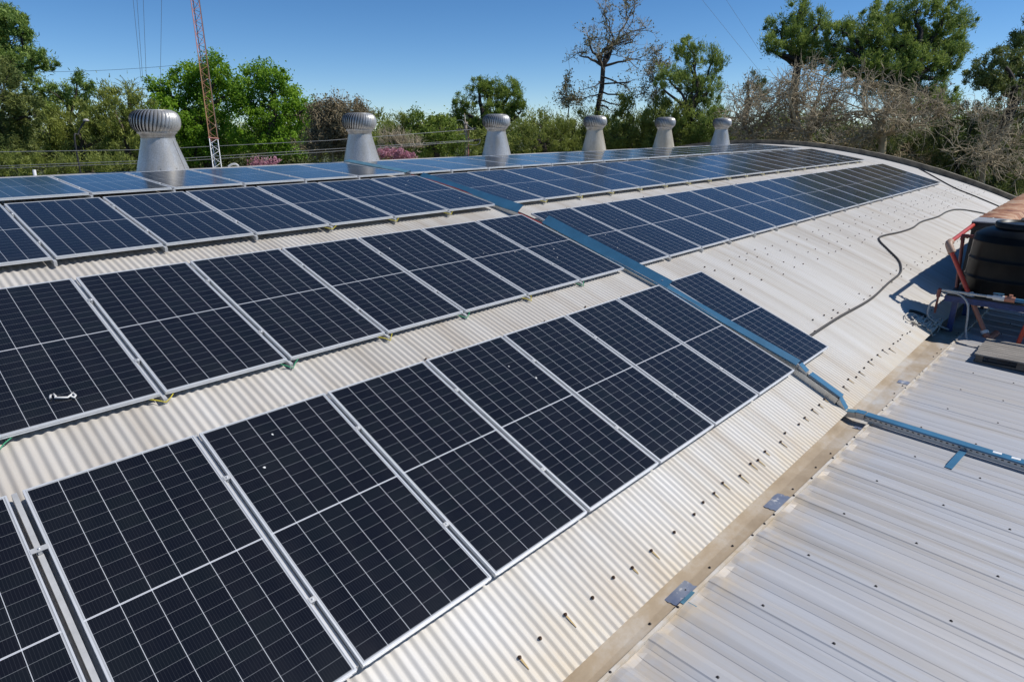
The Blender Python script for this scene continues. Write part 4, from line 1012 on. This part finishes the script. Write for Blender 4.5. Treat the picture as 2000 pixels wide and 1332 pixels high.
tree('evergreen_tree', 'dark evergreen mass at the right behind the parapet end', 'tree', 37, (1880, 1880, 290), [(1850,260,45,30),(1900,235,40,30),(1940,240,45,34),(1990,235,40,40),(1880,300,50,34),(1940,300,55,38),(1990,310,40,45),(1860,335,50,26),(1920,355,50,28),(1980,375,45,28)], 'feather', 'ever', 'barkdark', 82, 10, 1.7, 70, 6)
# far belt of woodland and the undergrowth between the trunks: masses nobody could count
def belt(name, px0, px1, depth, top, bot, mat, seed, n, rad, leaf, per=40):
    rng = np.random.default_rng(seed); k = depth/FPX; C = []
    for _ in range(n):
        px = rng.uniform(px0, px1); t = top + 14*math.sin(px*.021+seed) + 9*math.sin(px*.057) ; py = t + (bot-t)*rng.random()**1.2
        C.append(np.array(at(px, py, depth*rng.uniform(.95, 1.08))))
    C = np.array(C); ax = unit(rng.normal(size=(n, 3)) + np.array([0, 0, 1.2]))
    Vv, Ff, tt = leaves(rng, C, rad*k*rng.uniform(.7, 1.4, n), per, leaf*k, 'feather', ax)
    tag(np_mesh(name, Vv, Ff, FOL[mat], rnd=tt), kind='stuff')
belt('distant_woodland', -150, 2200, 85, 238, 300, 'olive', 3, 1500, 13, 7)
belt('undergrowth', -100, 720, 66, 275, 350, 'ever', 4, 900, 11, 6)
belt('undergrowth', 720, 1500, 48, 265, 315, 'olive', 5, 700, 10, 6)
belt('undergrowth', 1400, 2150, 44, 265, 420, 'ever', 6, 1300, 12, 6.5)

# ---------------------------------------------------------------- mast, pole, lamp, wires
mast = empty('lattice_mast', at(417, 300, 30)); tag(mast, 'slender red, orange and white lattice mast leaning over the bright green trees', 'mast')
ml = Vector(mast.location); ml.z = GROUND; mast.location = ml
pt = lambda t: Vector(at(423, 326, 30)).lerp(Vector(at(379, -2, 31.0)), t)
base_p, top_p = pt(0), pt(1); axis = (top_p-base_p); foot_p = base_p - axis*1.1
H = (top_p-foot_p).length; ax = (top_p-foot_p).normalized(); sx = ax.cross(Vector((0, 1, 0))).normalized(); sy = ax.cross(sx); rt = .215
cor = [sx*rt*math.cos(a)+sy*rt*math.sin(a) for a in (R(20), R(140), R(260))]
zw = (pt(.158)-foot_p).length; zo = (pt(.66)-foot_p).length; nb = 64
for (nm, mt, za, zb) in (('white_section', 'whitep', 0, zw), ('orange_section', 'orange', zw+.01, zo), ('red_section', 'mastred', zo+.01, H*1.25)):
    m = MB()
    for c in cor: m.tube([foot_p+ax*za+c, foot_p+ax*zb+c], .022, 5)
    n = max(2, int((zb-za)/.30))
    for i in range(n):
        z0, z1 = za+(zb-za)*i/n, za+(zb-za)*(i+1)/n
        for q in range(3):
            a, b = (cor[q], cor[(q+1) % 3]) if i % 2 else (cor[(q+1) % 3], cor[q])
            m.tube([foot_p+ax*z0+a, foot_p+ax*z1+b], .0105, 4, False)
    kid(m.build(nm, MAT[mt]), mast)
m = MB()
for q in range(3): m.tube([foot_p+ax*zw+cor[q]*1.2, foot_p+ax*zw+cor[(q+1) % 3]*1.2], .03, 5)
kid(m.build('joint_ring', MAT['mastred']), mast)
m = MB(); m.tube([foot_p+ax*zw+cor[1]*1.1, foot_p+ax*H*1.2+cor[1]*1.1], .018, 5); kid(m.build('feeder_cable', MAT['black']), mast)
def wire(label, pts, r, mt='wired', sag=0., cat='wire', group='overhead wires'):
    m = MB(); P = []
    for i in range(len(pts)-1):
        a, b = Vector(pts[i]), Vector(pts[i+1]); n = 14
        for q in range(n+(i == len(pts)-2)):
            t = q/n; v = a.lerp(b, t); v.z -= sag*4*t*(1-t); P.append(v)
    m.tube(P, r, 4); tag(m.build('overhead_wire', MAT[mt]), label, cat, group)
for i, (a, b, w_) in enumerate((((258, -20), (276, 160), 'leftmost of the four'), ((266, -20), (279, 160), 'second from left of the four'), ((279, -20), (286, 160), 'third from left of the four'), ((316, -20), (313, 170), 'rightmost of the four'))):
    wire(f'steep guy wire left of the mast, {w_}', (at(*a, 46), at(*b, 46)), .012, 'wired', group='guy wires left of the mast')
wire('upper pale power line behind the largest vent', (at(-60, 298, 24), at(280, 293, 27), at(640, 275, 30), at(925, 253, 34)), .010, 'wire')
wire('middle pale power line close to the left ridge panels', (at(-60, 327, 24), at(290, 314, 26), at(640, 292, 30), at(925, 274, 34)), .009, 'wire')
wire('lower pale power line close to the left ridge panels', (at(-60, 331, 24), at(290, 319, 26), at(640, 297, 30), at(925, 276, 34)), .009, 'wire')
wire('thin line crossing the sky between dark pine and green tree', (at(90, 141, 50), at(345, 128, 50)), .012, 'wired', .1)
wire('steep faint wire left of the tall conifers', (at(1355, -20, 60), at(1500, 160, 60)), .010, 'wired')
wire('steep faint wire just beside the tall airy conifer', (at(1405, -20, 60), at(1490, 110, 60)), .010, 'wired')
# utility pole
up = empty('utility_pole', at(909, 300, 41)); v = Vector(up.location); v.z = GROUND; up.location = v; tag(up, 'concrete utility pole with dark insulators and looped leads beside the third vent', 'pole')
PB = Vector(at(911, 305, 41)); PT = Vector(at(909, 242, 41)); kk = 41/FPX
m = MB(); m.tube([v, PB, PT], [.17, .13, .11], 12); kid(m.build('shaft', MAT['pole']), up)
m = MB(); m.tube([PT, Vector(at(907, 222, 41))], [.045, .025], 8); kid(m.build('spike', MAT['pole']), up)
m = MB(); m.lathe([(.0001, .10), (.16, .10), (.16, -.08), (.0001, -.08)], 12, PT); kid(m.build('cap_band', MAT['pole']), up)
m = MB(); m.tube([Vector(at(915, 255, 40.9)), Vector(at(915, 305, 40.9))], .03, 6); kid(m.build('rusty_conduit', MAT['mastred']), up)
for (px, py, dx) in ((893, 254, 10), (922, 252, 10), (887, 273, 9), (911, 273, 9), (932, 274, 9)):
    a, b = Vector(at(px-dx*.8, py+1, 40.8)), Vector(at(px+dx*.8, py-.5, 40.8)); m = MB(); n = 9; pts = [a.lerp(b, i/24) for i in range(25)]
    m.tube(pts, [.085 if (i % 6) < 4 else .04 for i in range(25)], 10); kid(m.build('insulator', MAT['black']), up)
m = MB(); m.tube([Vector(at(885, 254, 40.9)), Vector(at(930, 252, 40.9))], .035, 6); m.tube([Vector(at(880, 274, 40.9)), Vector(at(940, 274, 40.9))], .035, 6); kid(m.build('crossarm', MAT['barkdark']), up)
for P in ([(892, 254), (888, 243), (893, 236), (903, 236), (908, 243)], [(884, 274), (888, 266), (897, 263), (907, 262)], [(938, 274), (936, 281), (928, 284), (915, 282)], [(910, 243), (918, 249), (926, 254)]):
    m = MB(); m.tube(smooth_path([at(a, b, 40.7) for a, b in P]), .018, 6); kid(m.build('looped_lead', MAT['wire']), up)
# street lamp, white post, small white arch
sl = empty('street_lamp', at(150, 300, 28)); v = Vector(sl.location); v.z = GROUND; sl.location = v; tag(sl, 'street lamp on a thin bent arm among the olive trees at left', 'street lamp')
m = MB(); m.tube(smooth_path([tuple(v), at(150, 300, 28), at(153, 262, 28), at(160, 246, 28), at(166, 237, 28)]), .035, 8); kid(m.build('post', MAT['dark']), sl)
m = MB(); c = Vector(at(168, 235.5, 28)); m.lathe([(.0001, .07), (.07, .06), (.13, .0), (.11, -.04), (.0001, -.05)], 12, c); kid(m.build('lamp_head', MAT['lamp']), sl)
b0, b1 = Vector(at(68, 350, 17)), Vector(at(66.5, 332, 17)); m = MB(); b0.z = arc(b0.y)-.02; bar(m, b0, b1 + Vector((0, 0, .0)), .065, .0); m = MB(); m.tube([b0, b1], .04, 10)
tag(m.build('vent_pipe', MAT['whitep']), 'short white vent pipe rising behind the leftmost ridge panels', 'pipe')
m = MB(); m.tube(smooth_path([at(446, 326, 19), at(452, 322, 19), at(460, 321, 19), at(466, 325, 19)]), .03, 8)
tag(m.build('bent_pipe', MAT['white']), 'small pale bent pipe end behind the ridge panels right of the mast', 'pipe')
